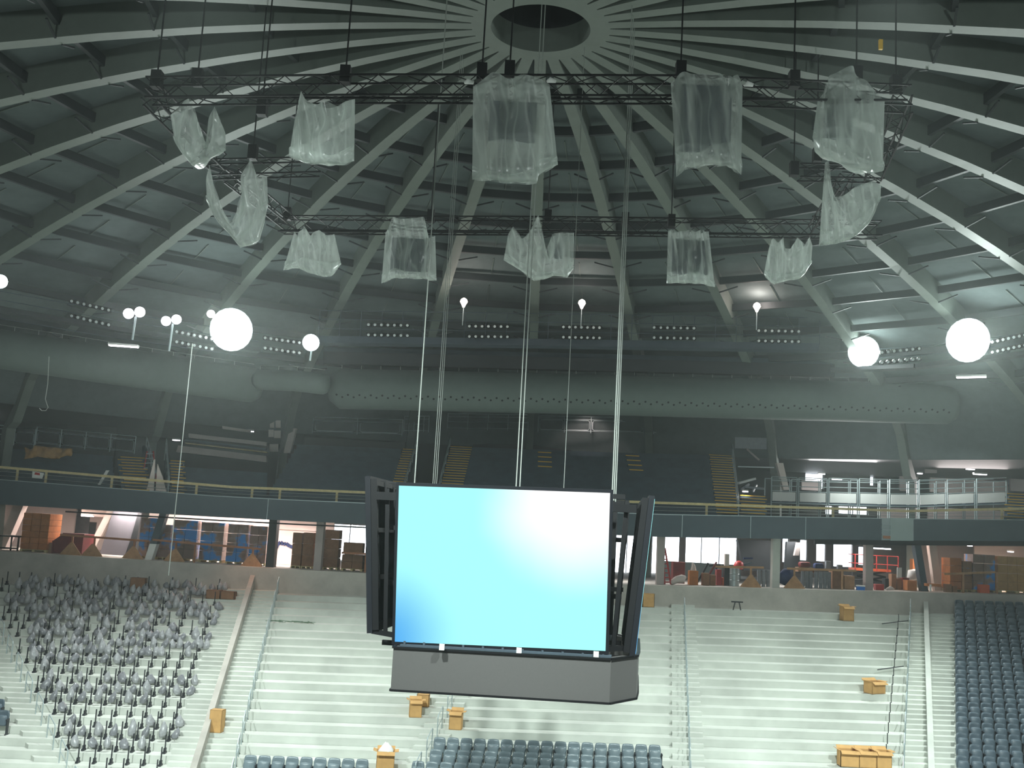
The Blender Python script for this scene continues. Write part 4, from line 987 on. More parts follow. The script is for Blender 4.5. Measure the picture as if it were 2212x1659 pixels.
# front screen read off at its plane (rotated a little to the right)
def onplane(px, py, tilt_dy=0.):
    d = ray(px, py); n = Vector((math.sin(SA), -math.cos(SA), 0)); p0 = sbw(0, -D1 + tilt_dy, 0)
    return d*(p0.dot(n)/d.dot(n))
TL, TR, BRc, BLc = onplane(862, 1049), onplane(1318, 1065), onplane(1308, 1406, .34), onplane(853, 1386, .34)
vx = (TR-TL).normalized(); nrm = (TR-TL).cross(BLc-TL).normalized()
if nrm.y > 0: nrm = -nrm
vz = vx.cross(nrm); vz = vz if vz.z > 0 else -vz
mat_s = Matrix(((vx.x, -nrm.x, vz.x, 0), (vx.y, -nrm.y, vz.y, 0), (vx.z, -nrm.z, vz.z, 0), (0, 0, 0, 1)))
cs = (BLc+BRc)/2; mat_s.translation = cs; loc = mat_s.inverted()
q = [loc @ v for v in (BLc, BRc, TR, TL)]
g = .05
def panel_parts(M4, q, lit=True):
    f = MB(); t = .14; e = .075
    f.prism([(q[0].x-e, 0, q[0].z-e), (q[1].x+e, 0, q[1].z-e), (q[2].x+e, 0, q[2].z+e), (q[3].x-e, 0, q[3].z+e)], (0, t, 0))
    o = f.build('video_panel', 'frame', root); o.matrix_parent_inverse = inv;
    o.matrix_basis = M4
    s = MB(); s.prism([(v.x, -.012, v.z) for v in q], (0, .01, 0)); so = s.build('screen', 'screen' if lit else 'frame', o)
    b = MB()     # ribs on the back of the panel
    w0, w1, h = q[0].x, q[1].x, q[2].z
    for i in range(6): x = lerp(w0, w1, i/5); b.box(x-.05, x+.05, t, t+.16, 0, h)
    for j in range(4): z = lerp(.1, h-.1, j/3); b.box(w0, w1, t, t+.12, z-.06, z+.06)
    b.build('back_frame', 'black', o); return o
panel_parts(mat_s, q)
ww = (q[1].x-q[0].x)/2; hh = q[2].z
tiltv = math.atan2(-(vz.dot(Vector((0, 1, 0)))), vz.z)
for name, side in (('right', 1), ('left', -1), ('back', 2)):
    # each further screen: foot centre, facing direction
    if side == 2: c = sbw(.1, D1-.3, cs.z); face = SA + math.pi
    else:
        px_t, px_b = (1407, 1357) if side == 1 else (795, 818)
        c = sbw(side*(3.34 if side == 1 else 3.3), 0.1, cs.z + (.12 if side < 0 else -.02)); face = SA + side*math.pi/2 + (math.radians(1.2) if side == 1 else math.radians(0))
    qq = [Vector((-2.55, 0, 0)), Vector((2.55, 0, 0)), Vector((2.55, 0, hh)), Vector((-2.55, 0, hh))]
    # local x along the panel, y inward, z up; lean the head outwards
    M4 = Matrix.Translation(c) @ Matrix.Rotation(face, 4, 'Z') @ Matrix.Rotation(math.radians(5), 4, 'X')
    panel_parts(M4, qq)
zb, zt_ = cs.z, cs.z + hh
mb = MB()    # core frame of tubes and diagonals
for x in (-2.3, -.9, .9, 2.3):
    for y in (-2.0, 2.0): mb.bar(sbw(x, y, zb-.3), sbw(x, y, zt_+.1), .14)
for z in (zb-.2, zb+1.3, zb+2.7, zt_):
    for y in (-2.0, 2.0): mb.bar(sbw(-3.0, y, z), sbw(3.0, y, z), .12)
    for x in (-2.3, 2.3): mb.bar(sbw(x, -2, z), sbw(x, 2, z), .12)
for s_ in (-1, 1):
    for k in range(3): mb.bar(sbw(2.3*s_, -2+1.3*k, zb+.1), sbw(2.3*s_, -.7+1.3*k, zb+1.3), .08)
    for y in (-2.4, -1.2, 1.2): mb.bar(sbw(2.85*s_, y, zb+.1), sbw(3.05*s_, y, zt_-.1), .1)
    mb.bar(sbw(2.3*s_, -2.4, zb), sbw(3.2*s_, -2.4, zb+.1), .12); mb.bar(sbw(2.3*s_, -2.4, zt_-.3), sbw(3.3*s_, -2.5, zt_-.3), .2)
sbpart(mb, 'core_frame', 'black')
mb = MB()    # lower ring: front width read at its plane
def rp(px, py): 
    d = ray(px, py); n = Vector((math.sin(SA), -math.cos(SA), 0)); p0 = sbw(0, -D1-.05, 0); return d*(p0.dot(n)/d.dot(n))
a, b, c_, d_ = rp(850, 1398), rp(1320, 1424), rp(1318, 1520), rp(847, 1491)
def toloc(v):
    v = v - SB; c, s = math.cos(-SA), math.sin(-SA); return Vector((v.x*c - v.y*s, v.x*s + v.y*c, v.z))
xl, xr = toloc(a).x, toloc(b).x; z0a, z1a, z0b, z1b = d_.z, a.z, c_.z, b.z
fy = -D1-.05
outl = [(xl, fy), (xr, fy), (xr+.62, fy+1.1), (xr+.66, fy+2.2), (xr+.66, -fy-1.2), (xr, -fy), (xl, -fy), (xl-.1, -fy-1.2), (xl-.1, fy+1.2)]
for i in range(len(outl)):
    (x0, y0), (x1, y1) = outl[i], outl[(i+1) % len(outl)]
    def zz(x, top): 
        t = (x-xl)/(xr-xl); return lerp(z1a, z1b, t) if top else lerp(z0a, z0b, t)
    v = []
    for (x, y, k) in ((x0, y0, 1), (x1, y1, 1), (x1, y1, .94), (x0, y0, .94)): v.append((sbw(x*k, y*k, zz(x, 0)), sbw(x*k, y*k, zz(x, 1))))
    mb.add([p[0] for p in v] + [p[1] for p in v], [(0, 3, 2, 1), (4, 5, 6, 7), (0, 1, 5, 4), (1, 2, 6, 5), (2, 3, 7, 6), (3, 0, 4, 7)])
sbpart(mb, 'lower_ring', 'ring')
mb = MB()
for top in (0, 1):
    for i in range(len(outl)):
        (x0, y0), (x1, y1) = outl[i], outl[(i+1) % len(outl)]
        mb.bar(sbw(x0, y0, zz(x0, top)-(.0 if top else .0)), sbw(x1, y1, zz(x1, top)), .07, .05)
sbpart(mb, 'ring_trim', 'black')
mb = MB()
for i in range(11): x = lerp(xl+.2, xr-.2, i/10); mb.bar(sbw(x, fy+.3, z1b-.05), sbw(x, fy+.3, zb-.02), .05)
mb.bar(sbw(xl+.1, fy+.4, z1a+.02), sbw(xr, fy+.4, z1b+.02), .3, .06)
sbpart(mb, 'ring_hangers', 'deck_tread')
for i, px in enumerate((955, 1121, 1287)):
    p = at(px, 1397+8*i, yc-.0); sbpart(MB().box(p.x-.06, p.x+.06, p.y-.12, p.y-.04, p.z-.07, p.z+.07), 'clamp_plate', 'white')
mb = MB(); mb.box(*(sbw(0, 0, 0).x-2.4, sbw(0, 0, 0).x+2.4, SB.y-2.2, SB.y+2.2, zb-.35, zb-.3)); sbpart(mb, 'service_floor', 'black')
# steel cables from the scoreboard up to the roof
CB = [(1115, 1048, 1140, 605, 28.3), (1123, 1048, 1148, 605, 28.3), (1218, 1052, 1222, 690, 30.5), (1323, 1050, 1331, 660, 27.8), (1327, 1050, 1337, 660, 28.4), (1331, 1050, 1343, 660, 29.2), (896, 1036, 917, 690, 27.5), (938, 1000, 958, 650, 31), (942, 1000, 962, 650, 31.4), (946, 1000, 966, 650, 31.8)]
wh = ['left strand of the bright middle pair', 'right strand of the bright middle pair', 'faint single cable right of the middle pair', 'left strand of the right bundle', 'middle strand of the right bundle', 'right strand of the right bundle', 'bright single cable over the left end of the screen', 'left strand of the dim left bundle', 'middle strand of the dim left bundle', 'right strand of the dim left bundle']
for i, (x0, y0, x1, y1, Y) in enumerate(CB):
    a = at(x0, y0, Y); r = math.hypot(a.x, a.y-DY); mb = MB(); mb.tube([(a.x, a.y, zt_+(-.05 if i != 2 else 0)), (a.x, a.y, domez(r)+.2)], .01 if i in (2, 7, 8, 9) else .016, 6)
    tag(mb.build('steel_cable', 'steel'), 'steel scoreboard cable, %s' % wh[i], 'cable', 'scoreboard hoist cables')
a = at(378, 1100, 49); b = at(411, 742, 49); mb = MB(); mb.tube([(a.x, 49, a.z-3), (a.x+.05, 49, b.z)], .022, 6); tag(mb.build('drop_line', 'steel'), 'thin pale line hanging down in front of the left upper deck', 'cable')
mb = MB(); p = at(106, 770, 47); lp = [at(106, 770, 47), at(103, 830, 47), at(98, 862, 47), at(101, 872, 47), at(104, 880, 47), at(99, 887, 47), at(90, 887, 47), at(85, 882, 47)]; mb.tube(lp, .016, 5); tag(mb.build('looped_rope', 'steel'), 'pale rope ending in an open loop hanging at far left', 'rope')
# ------------------------------------------------------------------ far concourse
def cx_(px, Y):                       # X of a thing standing on the concourse floor at depth Y, seen at pixel column px
    p = at(px, 1200 + (px-1106)*.03, Y)
    for _ in range(3): p = at(px, proj((p.x, Y, zE(p.x)))[1], Y)
    return p.x
def cz_(px, py, Y): return at(px, py, Y).z
def cbox(name, px0, px1, pyt, Y, depth, m, label, cat, base=None, group=None, kind=None, bevel=0):
    x0, x1 = cx_(px0, Y), cx_(px1, Y); xm = (x0+x1)/2; zb_ = zE(xm) if base is None else cz_((px0+px1)/2, base, Y); zt = cz_((px0+px1)/2, pyt, Y)
    o = MB().box(x0, x1, Y, Y+depth, zb_, zt).build(name, m)
    if bevel: b = o.modifiers.new('bevel', 'BEVEL'); b.width = bevel; b.segments = 2
    return tag(o, label, cat, group, kind)
def column(px0, px1, Y, m, label, lean=0, foot=None, depth=.6):
    x0, x1 = cx_(px0, Y), cx_(px1, Y); z0, z1 = zE(x0), zB(x0)+.3
    def pr(za, zb2, mm, nm, par=None):
        la, lb = lean*(za-z0)/(z1-z0), lean*(zb2-z0)/(z1-z0)
        return MB().prism([(x0+la, Y, za), (x1+la, Y, za), (x1+la, Y+depth, za), (x0+la, Y+depth, za)], (lb-la, 0, zb2-za)).build(nm, mm, par)
    if foot:
        r = tag(empty('column', (x0, Y, z0)), label, 'column'); inv = Matrix.Translation(-r.location)
        pr(z0, z0+foot, 'white', 'footing', r).matrix_parent_inverse = inv; pr(z0+foot, z1, m, 'shaft', r).matrix_parent_inverse = inv; return r
    return tag(pr(z0, z1, m, 'column'), label, 'column')
# partition walls of the left half
def cwall(name, px0, px1, Y, m, top=None, base=None, th=.15):
    x0, x1 = at(px0, 1160, Y).x, at(px1, 1160, Y).x; xm = (x0+x1)/2
    return struct(MB().box(x0, x1, Y, Y+th, zE(xm)-.1 if base is None else cz_((px0+px1)/2, base, Y), zB(xm)+.3 if top is None else cz_((px0+px1)/2, top, Y)).build(name, m))
cwall('wall_concourse_left', -80, 158, 66, 'wallp'); cwall('wall_concourse_recess', 156, 192, 67.5, 'grey'); cwall('wall_concourse_left_return', 190, 240, 67, 'wallw')
cwall('wall_concourse_white', 240, 640, 66.5, 'wallw'); cwall('wall_concourse_white_return', 590, 682, 63, 'wallw', top=1142); cwall('wall_concourse_bulkhead', 590, 720, 62.8, 'wallw', base=1146)
cwall('wall_concourse_right_a', 1884, 1975, 70, 'wallp', top=1188); cwall('wall_concourse_right', 1960, 2110, 68, 'wallp'); cwall('wall_concourse_far_right', 2105, 2300, 66, 'wallw')
cwall('door_1', 190, 204, 66.9, 'dark', top=1128)
for a, b, nm in ((1468, 1482, 'a'), (1592, 1642, 'b'), (1706, 1728, 'c'), (1744, 1764, 'd'), (1784, 1800, 'e'), (1842, 1854, 'f')): cwall('wall_window_pier_'+nm, a, b, 76.5, 'wallp')
cbox('bulkhead_box', 166, 236, 1098, 62, 1.2, 'wallw', 'pinkish lit bulkhead under the ceiling at the left of the concourse', 'bulkhead', base=1116)
lamp_strip('fluorescent_strip', 208, 1094, 57.6, .62, 'tube', 'glowing light under the fascia at the left end of the concourse', rot=.3, w=.16, energy=0)
lamp_strip('fluorescent_strip', 189, 1115, 61.8, .7, 'tube', 'glowing strip under the pinkish bulkhead', w=.1, energy=25, color=(1, .8, .74))
for (px, py, Y, w) in ((2073, 1175, 62, 'left'), (2095, 1179, 61, 'right')): lamp_strip('downlight', px, py, Y, .22, 'lamp_mid', 'round downlight in the dark concourse ceiling, %s of two' % w, w=.2, energy=30, color=(1, .85, .76))
lamp_strip('downlight', 2183, 1192, 63, .3, 'lamp_mid', 'small ceiling light above the pile of brown cartons at the right edge', w=.14, energy=30, color=(1, .8, .7))
for px, e, c in ((-20, 130, (1, .84, .76)), (130, 130, (1, .84, .76)), (280, 110, (1, .86, .78)), (420, 170, (1, .8, .72)), (520, 190, (1, .7, .6)), (640, 130, (1, .88, .84)), (2000, 60, (1, .78, .68)), (2180, 90, (1, .78, .66))):
    x = at(px, 1130, 60.5).x; light('concourse_ceiling_light', 'AREA', (x, 60.5, zB(x)+.1), e*1.7, c, 2.2, (x, 60.5, -3), size_y=.5)
for px in (1340, 1530, 1700, 1850):
    x = at(px, 1150, 60.5).x; light('concourse_ceiling_light', 'AREA', (x, 60.5, zB(x)+.1), 130, (1, .97, .95), 2.2, (x, 60.5, -3), size_y=.5)
for px, e in ((340, 60), (420, 110), (500, 130), (560, 110), (640, 60)):   # added area fills, no fixtures, brightening the back wall of the pallet store
    x = at(px, 1130, 64.5).x; light('wall_fill', 'AREA', (x, 64.2, zB(x)+.05), e, (1, .86, .8), 1.6, (x, 66.6, -.9), size_y=.3)
x = at(545, 1130, 56.4).x; light('edge_work_light', 'SPOT', (x, 56.3, zB(x)-.15), 170, (1, .52, .36), .1, (x+.3, 54.5, -5), math.radians(120))
# columns
column(-12, 10, 59.6, 'wallp', 'pale leaning column at the far left of the concourse', lean=.85)
column(184, 199, 61.2, 'wallw', 'cream leaning pair of pipes left of the grey leaning panel', lean=1.1, depth=.3)
column(312, 327, 57.6, 'fascia', 'dark green leaning column with a white footing', lean=.62, foot=.85, depth=.5)
column(573, 590, 57.7, 'dark', 'dark straight column right of the film wrapped pallets', depth=.7)
column(676, 692, 57.7, 'wallp', 'grey straight column behind the two brown carton stacks', depth=.6)
column(1418, 1434, 57.8, 'wallp', 'grey column just right of the scoreboard', depth=.5)
column(1668, 1684, 57.8, 'concrete', 'pale banded column in the middle of the bright opening', depth=.5)
column(1870, 1886, 58, 'wallp', 'grey column in front of the red scissor lift', depth=.5)
column(1992, 2006, 58.4, 'deck', 'dark leaning column left of the cream pipe', lean=-.5, depth=.5)
column(2020, 2036, 59.6, 'wallw', 'cream leaning pipe column at the right', lean=-.4, depth=.4)
slabn = lambda q, dep, m, lb, cat, Y, nm: slab(nm, q, dep, m, lb, cat, Y)
slabn([(214, 1201), (268, 1205), (303, 1105), (245, 1101)], .15, 'slab', 'grey leaning panel of the upper deck underside at the left', 'panel', 61, 'leaning_slab')
slabn([(270, 1206), (288, 1207), (306, 1108), (298, 1108)], .3, 'dark', 'dark strut right of the grey leaning panel', 'strut', 60.9, 'leaning_strut')
slabn([(1606, 1232), (1670, 1236), (1674, 1168), (1594, 1166)], .6, 'dark', 'broad dark slanting wall between the bright openings', 'wall', 62, 'slanting_wall')
slabn([(1696, 1236), (1730, 1238), (1722, 1170), (1700, 1170)], .4, 'dark', 'dark slanting post right of the pale banded column', 'post', 61, 'slanting_post')
slabn([(1716, 1200), (1726, 1200), (1730, 1172), (1722, 1172)], .3, 'wallp', 'pale slanting post end beside the dark slanting post', 'post', 60.6, 'slanting_post')
# cartons and pallets
def pallet(px0, px1, pyt, Y, depth, m, label, cat='pallet load', rows=4, group=None):
    x0, x1 = cx_(px0, Y), cx_(px1, Y); xm = (x0+x1)/2; z0 = zE(xm); zt = cz_((px0+px1)/2, pyt, Y)
    r = tag(empty('pallet_load', (xm, Y, z0)), label, cat, group); inv = Matrix.Translation(-r.location)
    p = MB(); p.box(x0, x1, Y, Y+depth, z0+.1, z0+.13)
    for f in (0, .45, .9): p.box(lerp(x0, x1, f), lerp(x0, x1, f+.1), Y, Y+depth, z0, z0+.1)
    p.build('pallet', 'wood', r).matrix_parent_inverse = inv
    b = MB(); n = max(1, round((x1-x0)/.55)); h = (zt-z0-.13)/rows; rnd = random.Random(px0)
    for j in range(rows):
        for i in range(n):
            e = rnd.uniform(-.03, .03); b.box(lerp(x0, x1, i/n)+.012, lerp(x0, x1, (i+1)/n)-.012, Y+e, Y+depth-.03, z0+.13+j*h+.008, z0+.13+(j+1)*h-.008)
    b.build('cartons', m, r).matrix_parent_inverse = inv
    return r
g = 'film wrapped pallet loads behind the left half'
pallet(42, 100, 1108, 58.2, 1.6, 'card_r', 'tall stack of orange brown cartons at far left beside the black table', rows=6)
for i, (a, b, t, lb) in enumerate(((296, 336, 1118, 'left of the dark green leaning column'), (338, 364, 1133, 'right of the dark green leaning column, with a blue foot'), (368, 420, 1123, 'with a round blue patch'), (428, 478, 1128, 'third from the dark straight column'), (486, 530, 1132, 'second from the dark straight column'), (534, 572, 1136, 'next to the dark straight column'))):
    pallet(a, b, t, 58.8+.1*(i % 2), 1.2, 'wrap', 'film wrapped pallet load ' + lb, rows=4, group=g)
pallet(627, 648, 1150, 58.6, 1.0, 'card_d', 'narrow stack of brown cartons, left of the pair by the grey column', rows=3)
pallet(650, 673, 1150, 58.6, 1.0, 'card_d', 'narrow stack of brown cartons, right of the pair by the grey column', rows=3)
pallet(696, 728, 1144, 58.8, 1.0, 'card_d', 'tall brown carton stack right of the grey column', rows=4)
pallet(736, 782, 1198, 58.6, 1.0, 'card_d', 'low brown carton stack against the bright window left of the scoreboard', rows=2)
cbox('carton', 738, 780, 1172, 58.7, .8, 'card_d', 'long dark carton on top of the low carton stack', 'box', base=1194)
cbox('carton', 786, 812, 1152, 58.6, 1, 'card_d', 'brown carton stack edge beside the scoreboard', 'box')
cbox('carton', 104, 112, 1172, 58.4, .4, 'card_d', 'small dark carton beside the maroon dumpster', 'box')
for i, (a, b, t, m, lb) in enumerate(((2052, 2078, 1205, 'card_r', 'orange carton stack right of the cream pipe'), (2080, 2100, 1212, 'card_d', 'dark carton stack second right of the cream pipe'), (2102, 2150, 1198, 'wrap', 'film wrapped load with a blue patch near the right edge'), (2156, 2240, 1203, 'card', 'big stack of tan cartons at the right edge'))):
    pallet(a, b, t, 58.6, 1.2, m, lb, rows=4)
# dumpster
x0, x1 = cx_(112, 58.4), cx_(176, 58.4); z = zE(x0); h = cz_(140, 1152, 58.4)-z
r = tag(empty('dumpster', (x0, 58.4, z)), 'maroon steel dumpster with a slanting front at the left of the concourse', 'dumpster'); inv = Matrix.Translation(-r.location)
MB().prism([(x0, 58.4, z), (x1, 58.4, z), (x1, 58.4, z+h), (x0+.55, 58.4, z+h), (x0, 58.4, z+h*.62)], (0, 1.5, 0)).build('body', 'maroon', r).matrix_parent_inverse = inv
MB().box(x0+.5, x1+.05, 58.33, 58.42, z+h-.08, z+h+.02).box(x0-.02, x0+.05, 58.33, 58.4, z, z+h*.62).build('rim', 'maroon', r).matrix_parent_inverse = inv
# black table
x0, x1 = cx_(-22, 58), cx_(38, 58); z = zE(x0); h = cz_(10, 1156, 58)-z
r = tag(empty('table', (x0, 58, z)), 'black steel table cut by the left edge', 'table'); inv = Matrix.Translation(-r.location)
MB().box(x0, x1, 58, 59, z+h-.08, z+h).build('table_top', 'black', r).matrix_parent_inverse = inv
for x in (x0, x1-.45, x1-.07): MB().box(x, x+.07, 58, 58.08, z, z+h-.08).build('leg', 'black', r).matrix_parent_inverse = inv
MB().box(x0, x1, 58.02, 58.06, z+.08, z+.16).build('stretcher', 'black', r).matrix_parent_inverse = inv
# timber barriers with triangular plywood feet
def barrier(pts, Y, m, label, posts, feet, mt='wood_red'):
    p0 = [at(px, py, Y) for px, py in pts]; r = tag(empty('timber_barrier', (p0[0].x, Y, zE(p0[0].x))), label, 'barrier'); inv = Matrix.Translation(-r.location)
    mb = MB()
    for a, b in zip(p0, p0[1:]): mb.bar(a, b, .05, .11)
    mb.build('top_rail', mt, r).matrix_parent_inverse = inv
    for px in posts:
        x = cx_(px, Y); t = at(px, pl(pts, px), Y).z; MB().box(x-.045, x+.045, Y+.03, Y+.1, zE(x), t).build('post', mt, r).matrix_parent_inverse = inv
    for px in feet:
        x = cx_(px, Y); z = zE(x); MB().prism([(x-.58, Y, z), (x+.58, Y, z), (x+.52, Y, z+.1), (x+.07, Y, z+.66), (x-.07, Y, z+.66), (x-.52, Y, z+.1)], (0, .03, 0)).build('plywood_foot', 'ply', r).matrix_parent_inverse = inv
barrier([(130, 1155), (322, 1169)], 57.55, 'x', 'orange brown timber barrier in front of the dumpster and the grey leaning panel', (152, 200, 286), (152, 198, 286))
barrier([(330, 1166), (420, 1174), (565, 1186)], 57.6, 'x', 'orange brown timber barrier in front of the film wrapped pallets', (376, 418, 543), (376, 543))
barrier([(738, 1194), (796, 1197)], 57.6, 'x', 'short timber barrier left of the scoreboard', (788,), ())
barrier([(1545, 1224), (1650, 1226)], 57.6, 'x', 'timber barrier in front of the grey bin and tubes', (1622,), (1622,), 'ply')
barrier([(1700, 1228), (1850, 1233)], 57.6, 'x', 'timber barrier in front of the row of grey drums', (1716, 1820), (1716,), 'ply')
barrier([(2040, 1240), (2150, 1236)], 57.6, 'x', 'timber barrier before the carton stacks at the right', (2082, 2155), (), 'ply')
# right half clutter, left to right
r = tag(empty('red_stepladder', at(1438, 1262, 58)), 'red stepladder leaning beside the grey column right of the scoreboard', 'ladder'); inv = Matrix.Translation(-r.location)
a0, b0, t0 = at(1436, 1262, 58), at(1449, 1262, 58), at(1434, 1184, 58.6)
for s in (a0, b0): MB().bar(s, t0 + Vector((.06 if s is b0 else -.06, 0, 0)), .07).build('side_rail', 'red', r).matrix_parent_inverse = inv
for i in range(7): t = i/8+.06; MB().bar(a0.lerp(t0, t), b0.lerp(t0, t), .06).build('rung', 'red', r).matrix_parent_inverse = inv
def drum(px, w, pyt, Y, m, label, cat='drum', n=16, name='drum'):
    x = cx_(px, Y); z = zE(x); r0 = (at(px+w/2, 1240, Y).x - at(px-w/2, 1240, Y).x)/2; h = cz_(px, pyt, Y)-z
    mb = MB(); mb.tube([(x, Y+r0, z), (x, Y+r0, z+h*.32), (x, Y+r0, z+h*.34), (x, Y+r0, z+h*.36), (x, Y+r0, z+h*.66), (x, Y+r0, z+h*.68), (x, Y+r0, z+h*.7), (x, Y+r0, z+h)], [r0*.96, r0*.96, r0*1.03, r0*.96, r0*.96, r0*1.03, r0*.96, r0*.96], n)
    return tag(mb.build(name, m, smooth=False), label, cat)
cbox('cabinet', 1453, 1479, 1214, 60.2, .8, 'maroon', 'dark maroon cabinet behind the red stepladder', 'cabinet', bevel=.02)
cbox('carton', 1489, 1508, 1233, 58.6, .6, 'card_r', 'orange brown carton standing alone near the concourse edge', 'box', bevel=.01)
tag(MB().tube([at(1498, 1232, 58.9), at(1498, 1222, 58.9), at(1496, 1215, 58.9)], [.16, .1, .04], 8).build('plaster_sack', 'wallw'), 'pale cone shaped sack on the lone carton', 'sack')
mb = MB(); mb.tube([at(1448, 1260, 58.1), at(1462, 1252, 58.2), at(1474, 1250, 58.3), at(1482, 1246, 58.3)], [.12, .2, .24, .06], 9); tag(mb.build('sack', 'wallw', smooth=True), 'pinkish sack lying at the foot of the red stepladder', 'sack')
cbox('hoarding', 1434, 1600, 1216, 70, .1, 'fascia_b', 'pale blue low hoarding seen through the bright opening', 'hoarding')
for i, (a, b, t, m, lb) in enumerate(((1518, 1532, 1238, 'card_d', 'small brown crate left of the saw horses'), (1534, 1546, 1242, 'card_d', 'small brown crate by the saw horses'), (1561, 1576, 1248, 'orange', 'small orange crate by the silver bin'), (1548, 1558, 1230, 'red', 'narrow red box left of the orange crate'))):
    cbox('crate', a, b, t, 58.6+.2*i, .5, m, lb, 'crate', bevel=.01)
drum(1588, 22, 1228, 58.4, 'galv', 'silver ribbed bin beside the orange crate', 'bin', name='bin')
r = tag(empty('machine', at(1573, 1235, 59)), 'beige upright machine with a dark base above the orange crate', 'machine'); inv = Matrix.Translation(-r.location)
p, q2 = at(1566, 1226, 59), at(1576, 1197, 59); MB().box(p.x, q2.x, 59, 59.3, p.z, q2.z).build('housing', 'wallw', r).matrix_parent_inverse = inv
p, q2 = at(1564, 1250, 59), at(1580, 1226, 59); MB().box(p.x, q2.x, 58.9, 59.4, zE(p.x), q2.z).build('base', 'dark', r).matrix_parent_inverse = inv
mb = MB(); mb.bar(at(1560, 1222, 59), at(1582, 1230, 59), .1); mb.build('arm', 'dark', r).matrix_parent_inverse = inv
p = at(1596, 1222, 60); mb = MB(); mb.tube([p+Vector((0, 0, -.2)), p+Vector((0, 0, 0)), p+Vector((0, 0, .2)), p+Vector((0, 0, .28))], [.22, .3, .22, .05], 12); tag(mb.build('red_bundle', 'red', smooth=True), 'round red bundle behind the silver bin', 'bundle')
for i, (x0, y0, x1, y1, m, lb) in enumerate(((1504, 1262, 1530, 1216, 'dark', 'dark slanting pole at the left of the clutter'), (1522, 1258, 1548, 1214, 'maroon', 'maroon slanting pole in the left clutter'), (1532, 1222, 1556, 1220, 'dark', 'dark bar across the clutter'), (1552, 1262, 1546, 1218, 'navy', 'navy upright pole in the left clutter'), (1606, 1206, 1626, 1206, 'navy', 'thin dark board against the bright window'), (1600, 1222, 1624, 1216, 'fascia', 'green folded sunshade against the bright window'))):
    mb = MB(); mb.bar(at(x0, y0, 59.4+.1*i), at(x1, y1, 59.4+.1*i), .1); tag(mb.build('pole', m), lb, 'pole')
for i, px in enumerate((1640, 1650, 1660)): drum(px, 9, 1231, 58.8, 'grey', 'grey upright tube left of the pale banded column, %s of three' % ('left', 'middle', 'right')[i], 'tube', name='tube')
mb = MB(); p = at(1702, 1252, 58.4); mb.tube([at(1690, 1262, 58.3), at(1696, 1250, 58.3), at(1704, 1240, 58.3), at(1712, 1232, 58.3)], [.2, .42, .4, .2], 10); tag(mb.build('bundle', 'navy', smooth=True), 'navy cloth bundle right of the pale banded column', 'bundle')
for i, px in enumerate((1735, 1744, 1752, 1764, 1774, 1783, 1792)): drum(px, 8.6, 1234+(i > 2)*2, 58.5, 'grey', 'grey plastic drum in the row under the bright windows, %s from the left' % ORD[i].replace('top', 'first'), 'drum', name='drum')
cbox('drum_tray', 1724, 1758, 1226, 59.4, .7, 'card_d', 'brown carton behind the left grey drums', 'box', base=1236); cbox('tarp_heap', 1728, 1752, 1214, 59.6, .6, 'maroon', 'reddish heap on the brown carton', 'heap', base=1226, bevel=.12)
cbox('blue_heap', 1760, 1780, 1217, 59.6, .5, 'navy', 'blue heap behind the grey drums', 'heap', base=1232, bevel=.1); cbox('grey_canister', 1784, 1794, 1212, 59.6, .3, 'grey', 'grey canister behind the grey drums', 'canister', base=1230, bevel=.03)
cbox('crate', 1798, 1822, 1232, 58.6, .7, 'card_d', 'brown crate right of the grey drums', 'crate'); cbox('crate', 1824, 1846, 1244, 58.5, .7, 'ply', 'low tan crate beside the blue cooler', 'crate'); cbox('grey_canister', 1810, 1820, 1220, 59.5, .3, 'grey', 'grey canister on the brown crate', 'canister', base=1232)
r = tag(empty('cooler', (cx_(1869, 57.9), 57.9, zE(16))), 'small blue cooler with a white lid on the concourse edge', 'cooler'); inv = Matrix.Translation(-r.location)
x0, x1 = cx_(1852, 57.6), cx_(1868, 57.6); z = zE(x0); MB().box(x0, x1, 57.55, 57.85, z, z+.2).build('body', 'blue', r).matrix_parent_inverse = inv; MB().box(x0-.01, x1+.01, 57.53, 57.87, z+.2, z+.27).build('lid', 'white', r).matrix_parent_inverse = inv
cbox('red_crate', 1892, 1910, 1262, 58.2, .4, 'red', 'small red crate at the foot of the scissor lift', 'crate', bevel=.02); mb = MB(); mb.tube([at(1914, 1273, 58), at(1924, 1270, 58), at(1932, 1273, 58)], [.05, .12, .04], 7); tag(mb.build('bag', 'wallw', smooth=True), 'crumpled pale bag on the concourse edge', 'bag')
# scissor lift
r = tag(empty('scissor_lift', (cx_(1900, 61), 61, zE(18))), 'orange red scissor lift platform behind the grey column at the right', 'lift'); inv = Matrix.Translation(-r.location)
pa, pb = at(1847, 1232, 61), at(1940, 1234, 61); pt = at(1890, 1200, 61)
MB().box(pa.x, at(1925, 1234, 61).x, 61, 62.2, pa.z, pa.z+.14).build('platform', 'orange', r).matrix_parent_inverse = inv
mb = MB(); H = pt.z-pa.z
for zz in (.45*H, H): mb.tube([(pa.x, 61, pa.z+zz), (pb.x, 61, pa.z+zz), (pb.x, 62.2, pa.z+zz), (pa.x, 62.2, pa.z+zz), (pa.x, 61, pa.z+zz)], .03, 6)
for i in range(5): X = lerp(pa.x, pb.x, i/4); mb.tube([(X, 61, pa.z), (X, 61, pa.z+H)], .03, 6)
mb.build('basket_rails', 'red', r).matrix_parent_inverse = inv
mb = MB(); zf = zE(18)
for i in range(2):
    za, zb3 = lerp(zf+.4, pa.z, i/2), lerp(zf+.4, pa.z, (i+1)/2); mb.bar((pa.x+.2, 61.3, za), (pb.x-.6, 61.3, zb3), .1); mb.bar((pa.x+.2, 61.3, zb3), (pb.x-.6, 61.3, za), .1)
